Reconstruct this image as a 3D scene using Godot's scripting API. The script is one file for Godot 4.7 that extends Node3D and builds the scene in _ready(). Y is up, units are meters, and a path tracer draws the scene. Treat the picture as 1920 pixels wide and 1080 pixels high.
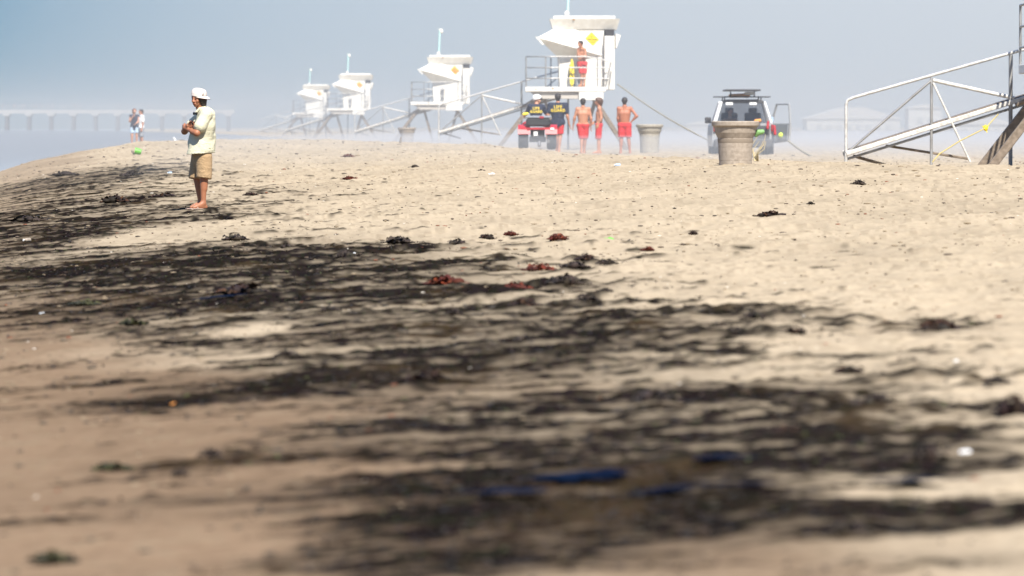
extends Node3D
# A beach seen through a long lens: wrack-stained sand, a man with folded arms, lifeguard towers in mist.

const F := 10667.0        # focal length in pixels of a 1920-pixel frame
const HOR := 240.0        # row of the horizon in that frame
const EYE := 1.25         # height of the lens above the datum

var cam: Camera3D
var M := {}
var T := {}
var n_lump: FastNoiseLite
var n_foot: FastNoiseLite
var n_fine: FastNoiseLite
var n_stain: FastNoiseLite
var n_tone: FastNoiseLite
var rng := RandomNumberGenerator.new()
var patches := []         # wrack patches in plan: x, depth, half width, half length, strength

func _ready() -> void:
	rng.seed = 41
	set_camera_and_light()
	make_noises()
	make_materials()
	plan_patches()
	beach()
	water()
	mist()
	houses()
	towers()
	pier()
	ropes()
	bins()
	offroader()
	quad_bike()
	lifeguards()
	folded_arms_man()
	couple()
	litter()
	kelp()
	loose_bits()

# ------------------------------------------------------------------ camera and light
func set_camera_and_light() -> void:
	cam = Camera3D.new()
	cam.name = "camera"
	add_child(cam)
	var ph := CameraAttributesPhysical.new()
	ph.frustum_focal_length = 200.0
	ph.frustum_focus_distance = 82.0
	ph.exposure_aperture = 200.0 / 42.0
	ph.frustum_near = 0.5
	ph.frustum_far = 9000.0
	cam.attributes = ph
	cam.keep_aspect = Camera3D.KEEP_HEIGHT
	cam.fov = rad_to_deg(2.0 * atan(540.0 / F))
	cam.near = 0.5
	cam.far = 9000.0
	cam.position = Vector3(0, EYE, 0)
	cam.rotation = Vector3(-atan((540.0 - HOR) / F), 0, 0)

	var sky_mat := ProceduralSkyMaterial.new()
	sky_mat.sky_top_color = lin(0.10, 0.20, 0.44)
	sky_mat.sky_horizon_color = lin(0.110, 0.195, 0.256)
	sky_mat.sky_curve = 0.16
	sky_mat.ground_horizon_color = lin(0.22, 0.26, 0.29)
	sky_mat.ground_bottom_color = lin(0.25, 0.22, 0.17)
	sky_mat.sun_angle_max = 8.0
	var sky := Sky.new()
	sky.sky_material = sky_mat
	var env := Environment.new()
	env.background_mode = Environment.BG_SKY
	env.sky = sky
	env.tonemap_mode = Environment.TONE_MAPPER_LINEAR
	env.tonemap_exposure = 1.93
	env.volumetric_fog_enabled = true
	env.volumetric_fog_density = 0.0
	env.sdfgi_enabled = true
	env.ssao_enabled = true
	env.ssil_enabled = true
	var we := WorldEnvironment.new()
	we.name = "world_environment"
	we.environment = env
	add_child(we)

	var sun := DirectionalLight3D.new()
	sun.name = "sun"
	sun.light_energy = 1.6
	sun.light_color = lin(1.0, 0.94, 0.84)
	sun.light_angular_distance = 0.5
	sun.shadow_enabled = true
	add_child(sun)
	var el := deg_to_rad(50.0)
	var az := deg_to_rad(15.0)
	sun.look_at_from_position(Vector3(sin(az) * cos(el), sin(el), cos(az) * cos(el)) * 50.0, Vector3.ZERO)

func mist() -> void:
	var m := FogMaterial.new()
	m.resource_name = "sea mist"
	m.albedo = lin(0.76, 0.755, 0.735)
	m.density = 0.0021
	bank("low_mist", m, Vector3(120, 0.9, -340), Vector3(330, 5.8, 470), 0.0, RenderingServer.FOG_VOLUME_SHAPE_BOX)
	# the mist inland: a long bank whose seaward side slants away from the shore
	var m2 := FogMaterial.new()
	m2.resource_name = "inland mist"
	m2.albedo = lin(0.955, 0.955, 0.915)
	m2.density = 0.0023
	var turn := atan(0.3)
	var along := Vector3(-sin(turn), 0, -cos(turn))
	var right := Vector3(cos(turn), 0, -sin(turn))
	var size := Vector3(700, 70, 1080)
	var far_corner := Vector3(-139, 0, -1400)
	bank("inland_mist", m2, far_corner - along * size.z * 0.5 + right * size.x * 0.5 + Vector3(0, 28, 0), size, turn, RenderingServer.FOG_VOLUME_SHAPE_BOX)
	var m4 := FogMaterial.new()
	m4.resource_name = "ground mist"
	m4.albedo = lin(0.93, 0.915, 0.89)
	m4.density = 0.0065
	bank("ground_mist", m4, Vector3(47, EYE - 0.95, -375), Vector3(110, 1.5, 520), 0.0, RenderingServer.FOG_VOLUME_SHAPE_BOX)
	var m3 := FogMaterial.new()
	m3.resource_name = "surf mist"
	m3.albedo = lin(0.55, 0.585, 0.61)
	m3.density = 0.018
	bank("surf_mist", m3, Vector3(-30, -0.5, -330), Vector3(40, 3.3, 430), 0.0, RenderingServer.FOG_VOLUME_SHAPE_ELLIPSOID)

func bank(called: String, m: FogMaterial, at_: Vector3, size: Vector3, turn: float, shape: int) -> void:
	var f := FogVolume.new()
	f.name = called
	f.shape = shape
	f.size = size
	f.material = m
	f.position = at_
	f.rotation.y = turn
	f.set_meta("kind", "stuff")
	f.set_meta("label", "pale sea mist lying over the far beach")
	add_child(f)

# ------------------------------------------------------------------ small helpers
func lin(r: float, g: float, b: float) -> Color:
	return Color(r, g, b).linear_to_srgb()

func at(px: float, py: float, depth: float) -> Vector3:
	var b := cam.transform.basis
	var v := -b.z + b.x * ((px - 960.0) / F) - b.y * ((py - 540.0) / F)
	return cam.position + v * (depth / -v.z)

func new_noise(s: int, f: float, oct: int, kind := FastNoiseLite.TYPE_SIMPLEX_SMOOTH) -> FastNoiseLite:
	var n := FastNoiseLite.new()
	n.seed = s
	n.frequency = f
	n.noise_type = kind
	n.fractal_octaves = oct
	if oct <= 1:
		n.fractal_type = FastNoiseLite.FRACTAL_NONE
	return n

func make_noises() -> void:
	n_lump = new_noise(3, 0.28, 3)
	n_foot = new_noise(7, 1.5, 2)
	n_fine = new_noise(11, 5.0, 2)
	n_stain = new_noise(19, 0.42, 5)
	n_stain.fractal_gain = 0.6
	n_tone = new_noise(23, 0.12, 4)

func mat(called: String, c: Color, rough := 0.7, metal := 0.0) -> StandardMaterial3D:
	var m := StandardMaterial3D.new()
	m.resource_name = called
	m.albedo_color = c
	m.roughness = rough
	m.metallic = metal
	M[called] = m
	return m

func tone_texture(s: int, f: float, lo: Color, hi: Color) -> NoiseTexture2D:
	var t := NoiseTexture2D.new()
	t.width = 256
	t.height = 256
	t.seamless = true
	t.noise = new_noise(s, f, 4)
	var g := Gradient.new()
	g.set_color(0, lo)
	g.set_color(1, hi)
	t.color_ramp = g
	return t

func worn(m: StandardMaterial3D, s: int, lo: float, scale := 0.6) -> void:
	m.albedo_texture = tone_texture(s, 0.02, Color(lo, lo * 0.985, lo * 0.96), Color.WHITE)
	m.uv1_triplanar = true
	m.uv1_scale = Vector3.ONE * scale

func make_materials() -> void:
	worn(mat("white paint", lin(0.74, 0.73, 0.69), 0.55), 5, 0.90)
	worn(mat("galvanised pipe", lin(0.36, 0.36, 0.36), 0.5, 0.3), 6, 0.75)
	worn(mat("white pipe", lin(0.70, 0.69, 0.66), 0.5), 12, 0.74, 1.4)
	worn(mat("pale pipe", lin(0.60, 0.595, 0.58), 0.45), 13, 0.72, 1.6)
	worn(mat("weathered timber", lin(0.25, 0.20, 0.155), 0.85), 8, 0.72, 1.5)
	mat("dark gap", lin(0.03, 0.03, 0.035), 0.6)
	mat("rust", lin(0.36, 0.20, 0.10), 0.9)
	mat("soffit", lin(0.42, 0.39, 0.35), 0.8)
	mat("sign yellow", lin(0.78, 0.58, 0.03), 0.5)
	mat("sign orange", lin(0.74, 0.36, 0.04), 0.5)
	mat("black print", lin(0.03, 0.03, 0.03), 0.6)
	mat("aqua paint", lin(0.42, 0.66, 0.64), 0.5)
	worn(mat("concrete", lin(0.38, 0.325, 0.27), 0.95), 9, 0.78, 2.2)
	worn(mat("pale concrete", lin(0.42, 0.385, 0.32), 0.95), 10, 0.74, 2.2)
	mat("concrete stain", lin(0.22, 0.18, 0.14), 0.95)
	mat("red cloth", lin(0.50, 0.025, 0.03), 0.85)
	mat("navy cloth", lin(0.012, 0.018, 0.042), 0.9)
	mat("yellow print", lin(0.75, 0.55, 0.04), 0.8)
	mat("tan skin", lin(0.41, 0.18, 0.10), 0.6)
	mat("pink skin", lin(0.42, 0.19, 0.11), 0.6)
	mat("ruddy skin", lin(0.34, 0.12, 0.06), 0.6)
	mat("fair skin", lin(0.47, 0.23, 0.14), 0.6)
	mat("brown skin", lin(0.30, 0.12, 0.06), 0.55)
	mat("dark hair", lin(0.018, 0.012, 0.010), 0.6)
	mat("brown hair", lin(0.07, 0.03, 0.015), 0.6)
	mat("auburn hair", lin(0.16, 0.05, 0.02), 0.6)
	mat("white helmet", lin(0.78, 0.78, 0.78), 0.3)
	mat("eye dark", lin(0.01, 0.008, 0.008), 0.3)
	mat("lip", lin(0.22, 0.06, 0.045), 0.6)
	mat("red plastic", lin(0.38, 0.012, 0.02), 0.4)
	mat("black plastic", lin(0.016, 0.016, 0.018), 0.55)
	mat("rubber", lin(0.022, 0.022, 0.024), 0.9)
	mat("grey metal", lin(0.25, 0.25, 0.26), 0.4, 0.6)
	mat("plate white", lin(0.75, 0.75, 0.75), 0.4)
	mat("car white", lin(0.72, 0.73, 0.74), 0.25)
	mat("car grey", lin(0.30, 0.31, 0.32), 0.35)
	mat("car trim", lin(0.045, 0.045, 0.05), 0.6)
	mat("tail red", lin(0.30, 0.015, 0.02), 0.25)
	mat("yellow float", lin(0.80, 0.62, 0.02), 0.5)
	mat("lime float", lin(0.55, 0.72, 0.06), 0.5)
	mat("green plastic", lin(0.10, 0.36, 0.03), 0.5)
	mat("bag green", lin(0.17, 0.33, 0.12), 0.6)
	mat("orange cloth", lin(0.70, 0.28, 0.06), 0.8)
	mat("grey cloth", lin(0.22, 0.24, 0.27), 0.9)
	mat("blue shorts", lin(0.40, 0.52, 0.66), 0.9)
	mat("white cloth", lin(0.72, 0.72, 0.72), 0.9)
	mat("rope", lin(0.30, 0.26, 0.17), 0.9)
	mat("tape yellow", lin(0.42, 0.34, 0.13), 0.7)
	mat("straw", lin(0.50, 0.42, 0.26), 0.9)
	mat("pale plastic", lin(0.75, 0.76, 0.76), 0.35)
	mat("blue plastic", lin(0.35, 0.48, 0.68), 0.35)
	mat("house wall", lin(0.55, 0.54, 0.52), 0.8)
	mat("house roof", lin(0.50, 0.48, 0.46), 0.85)
	mat("house glass", lin(0.34, 0.35, 0.36), 0.25)
	mat("pier concrete", lin(0.33, 0.325, 0.32), 0.9)
	mat("pier pile", lin(0.09, 0.095, 0.11), 0.9)
	mat("far clothes", lin(0.16, 0.16, 0.19), 0.9)
	mat("shirt cream", lin(0.60, 0.57, 0.42), 0.9)
	mat("shorts khaki", lin(0.40, 0.27, 0.15), 0.9)
	mat("hat white", lin(0.62, 0.54, 0.48), 0.9)
	mat("hat lining", lin(0.07, 0.015, 0.02), 0.9)
	mat("sandal", lin(0.36, 0.26, 0.21), 0.7)
	mat("gull white", lin(0.82, 0.82, 0.82), 0.8)
	mat("gull grey", lin(0.32, 0.34, 0.37), 0.8)
	mat("sunglass", lin(0.008, 0.008, 0.01), 0.12)
	var g := mat("tinted glass", Color(0.06, 0.07, 0.08, 0.4), 0.05)
	g.transparency = BaseMaterial3D.TRANSPARENCY_ALPHA
	# fine checks and creases of the shirt and shorts
	var weave := tone_texture(31, 0.05, Color(0.86, 0.86, 0.84), Color.WHITE)
	for k in ["shirt cream", "shorts khaki"]:
		M[k].albedo_texture = weave
		M[k].uv1_triplanar = true
		M[k].uv1_scale = Vector3.ONE * 4.0
	var wrinkle := NoiseTexture2D.new()
	wrinkle.width = 256
	wrinkle.height = 256
	wrinkle.seamless = true
	wrinkle.as_normal_map = true
	wrinkle.bump_strength = 14.0
	wrinkle.noise = new_noise(33, 0.012, 3)
	for k in ["shirt cream", "shorts khaki", "navy cloth", "red cloth", "white cloth"]:
		M[k].normal_enabled = true
		M[k].normal_texture = wrinkle
		M[k].normal_scale = 0.8
		M[k].uv1_triplanar = true
		if M[k].albedo_texture == null:
			M[k].uv1_scale = Vector3.ONE * 3.0
	# vertex-coloured surfaces
	var s := mat("sand", Color.WHITE, 0.95)
	s.vertex_color_use_as_albedo = true
	s.specular_mode = BaseMaterial3D.SPECULAR_DISABLED
	s.albedo_texture = tone_texture(43, 0.035, Color(0.90, 0.89, 0.88), Color.WHITE)
	s.uv1_triplanar = true
	s.uv1_world_triplanar = true
	s.uv1_scale = Vector3.ONE * 1.7
	var kk := mat("kelp", Color.WHITE, 0.72)
	kk.metallic_specular = 0.3
	kk.vertex_color_use_as_albedo = true
	kk.cull_mode = BaseMaterial3D.CULL_DISABLED
	var bb := mat("loose bits", Color.WHITE, 0.8)
	bb.vertex_color_use_as_albedo = true
	var w := mat("sea", lin(0.26, 0.30, 0.32), 0.6)
	w.metallic_specular = 0.5
	var p := mat("pool", lin(0.0015, 0.0035, 0.013), 0.5)
	p.metallic_specular = 0.06

func tag(o: Node3D, label: String, category := "", group := "", kind := "") -> Node3D:
	if label: o.set_meta("label", label)
	if category: o.set_meta("category", category)
	if group: o.set_meta("group", group)
	if kind: o.set_meta("kind", kind)
	return o

var used := {}
func numbered(called: String) -> String:
	if not used.has(called):
		used[called] = 0
		return called
	used[called] += 1
	return "%s_%03d" % [called, used[called]]

func thing(called: String, label: String, category: String, where := Vector3.ZERO, turn := 0.0, group := "") -> Node3D:
	var o := Node3D.new()
	o.name = numbered(called)
	o.position = where
	o.rotation.y = turn
	add_child(o)
	tag(o, label, category, group)
	return o

func begin() -> SurfaceTool:
	var st := SurfaceTool.new()
	st.begin(Mesh.PRIMITIVE_TRIANGLES)
	return st

func part(called: String, st: SurfaceTool, m: String, parent: Node3D = null) -> MeshInstance3D:
	var o := MeshInstance3D.new()
	var holder: Node3D = parent if parent else self
	var nm := called
	if parent:
		var k := 0
		while holder.has_node(nm):
			k += 1
			nm = "%s_%03d" % [called, k]
	else:
		nm = numbered(called)
	o.name = nm
	o.mesh = st.commit()
	o.material_override = null
	if o.mesh.get_surface_count():
		o.mesh.surface_set_material(0, M[m])
	holder.add_child(o)
	return o

func tri(st: SurfaceTool, a: Vector3, b: Vector3, c: Vector3, out: Vector3) -> void:
	var n := (c - a).cross(b - a)
	if n.dot(out) < 0.0:
		var t := b
		b = c
		c = t
		n = -n
	n = n.normalized()
	for v in [a, b, c]:
		st.set_normal(n)
		st.add_vertex(v)

func quad(st: SurfaceTool, a: Vector3, b: Vector3, c: Vector3, d: Vector3, out: Vector3) -> void:
	tri(st, a, b, c, out)
	tri(st, a, c, d, out)

# a box with chamfered edges
func box(st: SurfaceTool, c: Vector3, size: Vector3, basis := Basis.IDENTITY, ch := 0.012) -> void:
	var h := size * 0.5
	ch = minf(ch, minf(h.x, minf(h.y, h.z)) * 0.45)
	var axes := [Vector3.RIGHT, Vector3.UP, Vector3.BACK]
	for ax in 3:
		for s in [-1.0, 1.0]:
			var u: int = (ax + 1) % 3
			var v: int = (ax + 2) % 3
			var q := []
			for e in [[-1, -1], [1, -1], [1, 1], [-1, 1]]:
				var p := Vector3.ZERO
				p[ax] = s * h[ax]
				p[u] = e[0] * (h[u] - ch)
				p[v] = e[1] * (h[v] - ch)
				q.append(c + basis * p)
			quad(st, q[0], q[1], q[2], q[3], basis * (axes[ax] * s))
	for ax in 3:
		var u: int = (ax + 1) % 3
		var v: int = (ax + 2) % 3
		for su in [-1.0, 1.0]:
			for sv in [-1.0, 1.0]:
				var q := []
				for e in [[-1, 0], [1, 0], [1, 1], [-1, 1]]:
					var p := Vector3.ZERO
					p[ax] = e[0] * (h[ax] - ch)
					p[u] = su * (h[u] - (ch if e[1] == 1 else 0.0))
					p[v] = sv * (h[v] - (0.0 if e[1] == 1 else ch))
					q.append(c + basis * p)
				var o := Vector3.ZERO
				o[u] = su
				o[v] = sv
				quad(st, q[0], q[1], q[2], q[3], basis * o)
	for sx in [-1.0, 1.0]:
		for sy in [-1.0, 1.0]:
			for sz in [-1.0, 1.0]:
				var p := Vector3(sx * h.x, sy * h.y, sz * h.z)
				tri(st, c + basis * (p - Vector3(0, sy * ch, sz * ch)), c + basis * (p - Vector3(sx * ch, 0, sz * ch)), c + basis * (p - Vector3(sx * ch, sy * ch, 0)), basis * Vector3(sx, sy, sz))

func beam(st: SurfaceTool, a: Vector3, b: Vector3, w: float, h: float) -> void:
	var d := (b - a).normalized()
	var side := d.cross(Vector3.UP) if absf(d.y) < 0.97 else d.cross(Vector3.BACK)
	side = side.normalized()
	var up := side.cross(d).normalized()
	box(st, (a + b) * 0.5, Vector3(w, h, a.distance_to(b)), Basis(side, up, side.cross(up)))

func tube(st: SurfaceTool, pts: Array, r: float, seg := 8, r_end := -1.0) -> void:
	var rings := []
	var n := pts.size()
	var up := Vector3.UP
	for i in n:
		var d: Vector3 = (pts[mini(i + 1, n - 1)] - pts[maxi(i - 1, 0)]).normalized()
		if absf(d.dot(up)) > 0.95:
			up = Vector3.BACK if absf(d.z) < 0.9 else Vector3.RIGHT
		var x := d.cross(up).normalized()
		var y := x.cross(d).normalized()
		up = y
		var rr := r if r_end < 0.0 else lerpf(r, r_end, float(i) / maxf(1.0, n - 1))
		var ring := []
		for k in seg:
			var a := TAU * k / seg
			ring.append([pts[i] + (x * cos(a) + y * sin(a)) * rr, x * cos(a) + y * sin(a)])
		rings.append(ring)
	for i in n - 1:
		for k in seg:
			var k2 := (k + 1) % seg
			smooth_quad(st, rings[i][k], rings[i][k2], rings[i + 1][k2], rings[i + 1][k])
	for e in [0, n - 1]:
		var d: Vector3 = (pts[1] - pts[0]) if e == 0 else (pts[n - 2] - pts[n - 1])
		for k in range(1, seg - 1):
			tri(st, rings[e][0][0], rings[e][k][0], rings[e][k + 1][0], -d)

func smooth_quad(st: SurfaceTool, a: Array, b: Array, c: Array, d: Array) -> void:
	for t in [[a, b, c], [a, c, d]]:
		var n: Vector3 = (t[2][0] - t[0][0]).cross(t[1][0] - t[0][0])
		var order := [t[0], t[1], t[2]]
		if n.dot(t[0][1] + t[1][1] + t[2][1]) < 0.0:
			order = [t[0], t[2], t[1]]
		for v in order:
			st.set_normal(v[1])
			st.add_vertex(v[0])

# profile: points (radius, height); turned round the y axis of the transform
func lathe(st: SurfaceTool, profile: Array, seg := 24, tf := Transform3D.IDENTITY, squash := 1.0) -> void:
	for i in profile.size() - 1:
		var a: Vector2 = profile[i]
		var b: Vector2 = profile[i + 1]
		var n2 := Vector2(b.y - a.y, -(b.x - a.x)).normalized()
		for k in seg:
			var q := []
			for e in [[a, k], [a, k + 1], [b, k + 1], [b, k]]:
				var g: float = TAU * e[1] / seg
				q.append([tf * Vector3(cos(g) * e[0].x, e[0].y, sin(g) * e[0].x * squash), (tf.basis * Vector3(cos(g) * n2.x, n2.y, sin(g) * n2.x)).normalized()])
			smooth_quad(st, q[0], q[1], q[2], q[3])

func prism(st: SurfaceTool, poly: Array, z0: float, z1: float) -> void:
	var pv := PackedVector2Array(poly)
	var c := Vector2.ZERO
	for p in pv: c += p / pv.size()
	var idx := Geometry2D.triangulate_polygon(pv)
	for i in range(0, idx.size(), 3):
		for z in [z0, z1]:
			var o := Vector3(0, 0, signf(z - (z0 + z1) * 0.5))
			tri(st, Vector3(pv[idx[i]].x, pv[idx[i]].y, z), Vector3(pv[idx[i + 1]].x, pv[idx[i + 1]].y, z), Vector3(pv[idx[i + 2]].x, pv[idx[i + 2]].y, z), o)
	var cw := Geometry2D.is_polygon_clockwise(pv)
	for i in pv.size():
		var a := pv[i]
		var b := pv[(i + 1) % pv.size()]
		var n := Vector3(b.y - a.y, -(b.x - a.x), 0)
		if cw: n = -n
		quad(st, Vector3(a.x, a.y, z0), Vector3(b.x, b.y, z0), Vector3(b.x, b.y, z1), Vector3(a.x, a.y, z1), n)

func ball(st: SurfaceTool, c: Vector3, r: Vector3, seg := 12, rows := 8) -> void:
	for j in rows:
		for k in seg:
			var q := []
			for e in [[j, k], [j, k + 1], [j + 1, k + 1], [j + 1, k]]:
				var a: float = PI * e[0] / rows
				var b: float = TAU * e[1] / seg
				var n := Vector3(sin(a) * cos(b), cos(a), sin(a) * sin(b))
				q.append([c + n * r, (n / r).normalized()])
			smooth_quad(st, q[0], q[1], q[2], q[3])

func lettering(parent: Node3D, called: String, text: String, size: float, m: String, where: Vector3, turn := Vector3.ZERO) -> void:
	var t := TextMesh.new()
	var f := SystemFont.new()
	f.font_names = PackedStringArray(["Droid Sans"])
	f.font_weight = 700
	t.font = f
	t.text = text
	t.font_size = 32
	t.pixel_size = size / 32.0
	t.depth = 0.006
	var o := MeshInstance3D.new()
	o.name = called
	var k := 0
	while parent.has_node(NodePath(o.name)):
		k += 1
		o.name = "%s_%03d" % [called, k]
	o.mesh = t
	o.material_override = M[m]
	o.position = where
	o.rotation = turn
	parent.add_child(o)

# ------------------------------------------------------------------ smooth bodies from tapered bones
# bones: [a, b, radius at a, radius at b]; planes: [normal, offset], kept where normal . p < offset
func flesh(st: SurfaceTool, bones: Array, k: float, cell: float, planes := []) -> void:
	var lo := Vector3.ONE * 1e9
	var hi := -lo
	var pad := cell * 3.0
	for b in bones:
		var r: float = maxf(b[2], b[3]) + pad
		for p in [b[0], b[1]]:
			lo = lo.min(p - Vector3.ONE * r)
			hi = hi.max(p + Vector3.ONE * r)
	var nx := int((hi.x - lo.x) / cell) + 2
	var ny := int((hi.y - lo.y) / cell) + 2
	var nz := int((hi.z - lo.z) / cell) + 2
	var g := PackedFloat32Array()
	g.resize(nx * ny * nz)
	g.fill(1.0)
	for b in bones:
		var a: Vector3 = b[0]
		var e: Vector3 = b[1]
		var ra: float = b[2]
		var rb: float = b[3]
		var ab := e - a
		var inv := 1.0 / maxf(ab.length_squared(), 1e-9)
		var reach := maxf(ra, rb) + k + cell * 2.0
		var p0 := ((a.min(e) - Vector3.ONE * reach - lo) / cell).floor()
		var p1 := ((a.max(e) + Vector3.ONE * reach - lo) / cell).ceil()
		for z in range(maxi(0, int(p0.z)), mini(nz, int(p1.z) + 1)):
			for y in range(maxi(0, int(p0.y)), mini(ny, int(p1.y) + 1)):
				var i := (z * ny + y) * nx
				for x in range(maxi(0, int(p0.x)), mini(nx, int(p1.x) + 1)):
					var pa := lo + Vector3(x, y, z) * cell - a
					var t := clampf(pa.dot(ab) * inv, 0.0, 1.0)
					var d := (pa - ab * t).length() - (ra + (rb - ra) * t)
					var o := g[i + x]
					var h := k - absf(o - d)
					g[i + x] = minf(o, d) - (h * h * 0.25 / k if h > 0.0 else 0.0)
	for pl in planes:
		var n: Vector3 = pl[0]
		var off: float = pl[1]
		for z in nz:
			for y in ny:
				var i := (z * ny + y) * nx
				for x in nx:
					if g[i + x] < 0.2:
						g[i + x] = maxf(g[i + x], n.dot(lo + Vector3(x, y, z) * cell) - off)
	var at_cell := {}
	var pos := PackedVector3Array()
	var nor := PackedVector3Array()
	var sy := nx
	var sz := nx * ny
	var lim := cell * 2.0
	var offs := [0, 1, sy, sy + 1, sz, sz + 1, sz + sy, sz + sy + 1]
	var edges := [[0, 1], [2, 3], [4, 5], [6, 7], [0, 2], [1, 3], [4, 6], [5, 7], [0, 4], [1, 5], [2, 6], [3, 7]]
	for z in nz - 1:
		for y in ny - 1:
			for x in nx - 1:
				var i := z * sz + y * sy + x
				if absf(g[i]) > lim:
					continue
				var inside := 0
				for o in offs:
					if g[i + o] < 0.0:
						inside += 1
				if inside == 0 or inside == 8:
					continue
				var sum := Vector3.ZERO
				var cnt := 0
				for e in edges:
					var va := g[i + offs[e[0]]]
					var vb := g[i + offs[e[1]]]
					if (va < 0.0) != (vb < 0.0):
						var t := va / (va - vb)
						var ca := Vector3(e[0] & 1, (e[0] >> 1) & 1, e[0] >> 2)
						var cb := Vector3(e[1] & 1, (e[1] >> 1) & 1, e[1] >> 2)
						sum += ca.lerp(cb, t)
						cnt += 1
				at_cell[i] = pos.size()
				pos.append(lo + (Vector3(x, y, z) + sum / cnt) * cell)
				nor.append(Vector3(g[i + 1] + g[i + 1 + sy] + g[i + 1 + sz] + g[i + 1 + sy + sz] - g[i] - g[i + sy] - g[i + sz] - g[i + sy + sz],
					g[i + sy] + g[i + sy + 1] + g[i + sy + sz] + g[i + sy + sz + 1] - g[i] - g[i + 1] - g[i + sz] - g[i + sz + 1],
					g[i + sz] + g[i + sz + 1] + g[i + sz + sy] + g[i + sz + sy + 1] - g[i] - g[i + 1] - g[i + sy] - g[i + sy + 1]).normalized())
	for i in at_cell:
		for ax in [[1, sy, sz], [sy, sz, 1], [sz, 1, sy]]:
			var here := g[i]
			var next := g[i + ax[0]]
			if (here < 0.0) == (next < 0.0):
				continue
			var q := [i, i - ax[1], i - ax[1] - ax[2], i - ax[2]]
			if not (at_cell.has(q[1]) and at_cell.has(q[2]) and at_cell.has(q[3])):
				continue
			var v := []
			for c in q:
				v.append([pos[at_cell[c]], nor[at_cell[c]]])
			smooth_quad(st, v[0], v[1], v[2], v[3])

# ------------------------------------------------------------------ people
# joints of someone standing with the back to the viewer (facing -z); h is the height
func stand(h: float) -> Dictionary:
	var s := h / 1.78
	var j := {
		"pelvis": Vector3(0, 0.95, 0), "chest": Vector3(0, 1.28, 0.01), "neck": Vector3(0, 1.49, 0.02), "head": Vector3(0, 1.65, -0.01),
		"shl": Vector3(-0.185, 1.43, 0.01), "shr": Vector3(0.185, 1.43, 0.01), "ell": Vector3(-0.235, 1.13, 0.03), "elr": Vector3(0.235, 1.13, 0.03),
		"wrl": Vector3(-0.25, 0.87, -0.03), "wrr": Vector3(0.25, 0.87, -0.03), "hil": Vector3(-0.095, 0.92, 0), "hir": Vector3(0.095, 0.92, 0),
		"knl": Vector3(-0.11, 0.5, -0.02), "knr": Vector3(0.11, 0.5, -0.02), "anl": Vector3(-0.12, 0.085, 0.03), "anr": Vector3(0.12, 0.085, 0.03),
		"tol": Vector3(-0.15, 0.03, -0.15), "tor": Vector3(0.15, 0.03, -0.15), "face": Vector3(0, 0, -1),
	}
	for n in j:
		if n != "face":
			j[n] *= s
	j["s"] = s
	return j

func turned(j: Dictionary, angle: float) -> Dictionary:
	var b := Basis(Vector3.UP, angle)
	for n in j:
		if n != "s":
			j[n] = b * j[n]
	return j

func torso_bones(j: Dictionary, more: float) -> Array:
	var s: float = j.s
	var r: Vector3 = (j.shr - j.shl).normalized()
	var out := []
	out.append([j.hil, j.hir, 0.098 * s + more, 0.098 * s + more])
	out.append([j.pelvis, j.chest, 0.105 * s + more, 0.115 * s + more])
	for e in [-1.0, 1.0]:
		out.append([j.pelvis + r * 0.055 * s * e + Vector3(0, 0.06, 0) * s, j.chest + r * 0.085 * s * e, 0.092 * s + more, 0.102 * s + more])
		out.append([j.chest + r * 0.085 * s * e, j.chest + r * 0.10 * s * e + Vector3(0, 0.1, 0) * s, 0.1 * s + more, 0.075 * s + more])
	out.append([j.shl, j.shr, 0.056 * s + more, 0.056 * s + more])
	out.append([j.chest + Vector3(0, 0.08, 0) * s, j.neck, 0.085 * s + more, 0.058 * s + more])
	return out

func hand_bones(wr: Vector3, dir: Vector3, side: Vector3, curl: float, s: float) -> Array:
	dir = dir.normalized()
	side = (side - dir * side.dot(dir)).normalized()
	var palm := dir.cross(side)
	var out := []
	var lens := [0.036, 0.043, 0.046, 0.04]
	for i in 4:
		var kn := wr + (dir * (0.088 - absf(i - 2) * 0.004) + side * (i - 1.5) * 0.021) * s
		out.append([wr + side * (i - 1.5) * 0.011 * s, kn, 0.015 * s, 0.0125 * s])
		var a := kn
		var ang := curl * 0.6
		for seg in 3:
			var d := dir * cos(ang) + palm * sin(ang) + side * (i - 1.5) * 0.07
			var b: Vector3 = a + d * lens[i] * (1.0 - seg * 0.24) * s
			out.append([a, b, (0.0095 - seg * 0.0008) * s, (0.0088 - seg * 0.0008) * s])
			a = b
			ang += curl
	var t0 := wr + (dir * 0.025 + side * 0.022) * s
	var t1 := t0 + (dir * 0.035 + side * 0.028 + palm * 0.012) * s
	var t2 := t1 + (dir * 0.032 + side * 0.008 + palm * 0.016) * s
	out.append([t0, t1, 0.014 * s, 0.0115 * s])
	out.append([t1, t2, 0.0112 * s, 0.009 * s])
	return out

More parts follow.
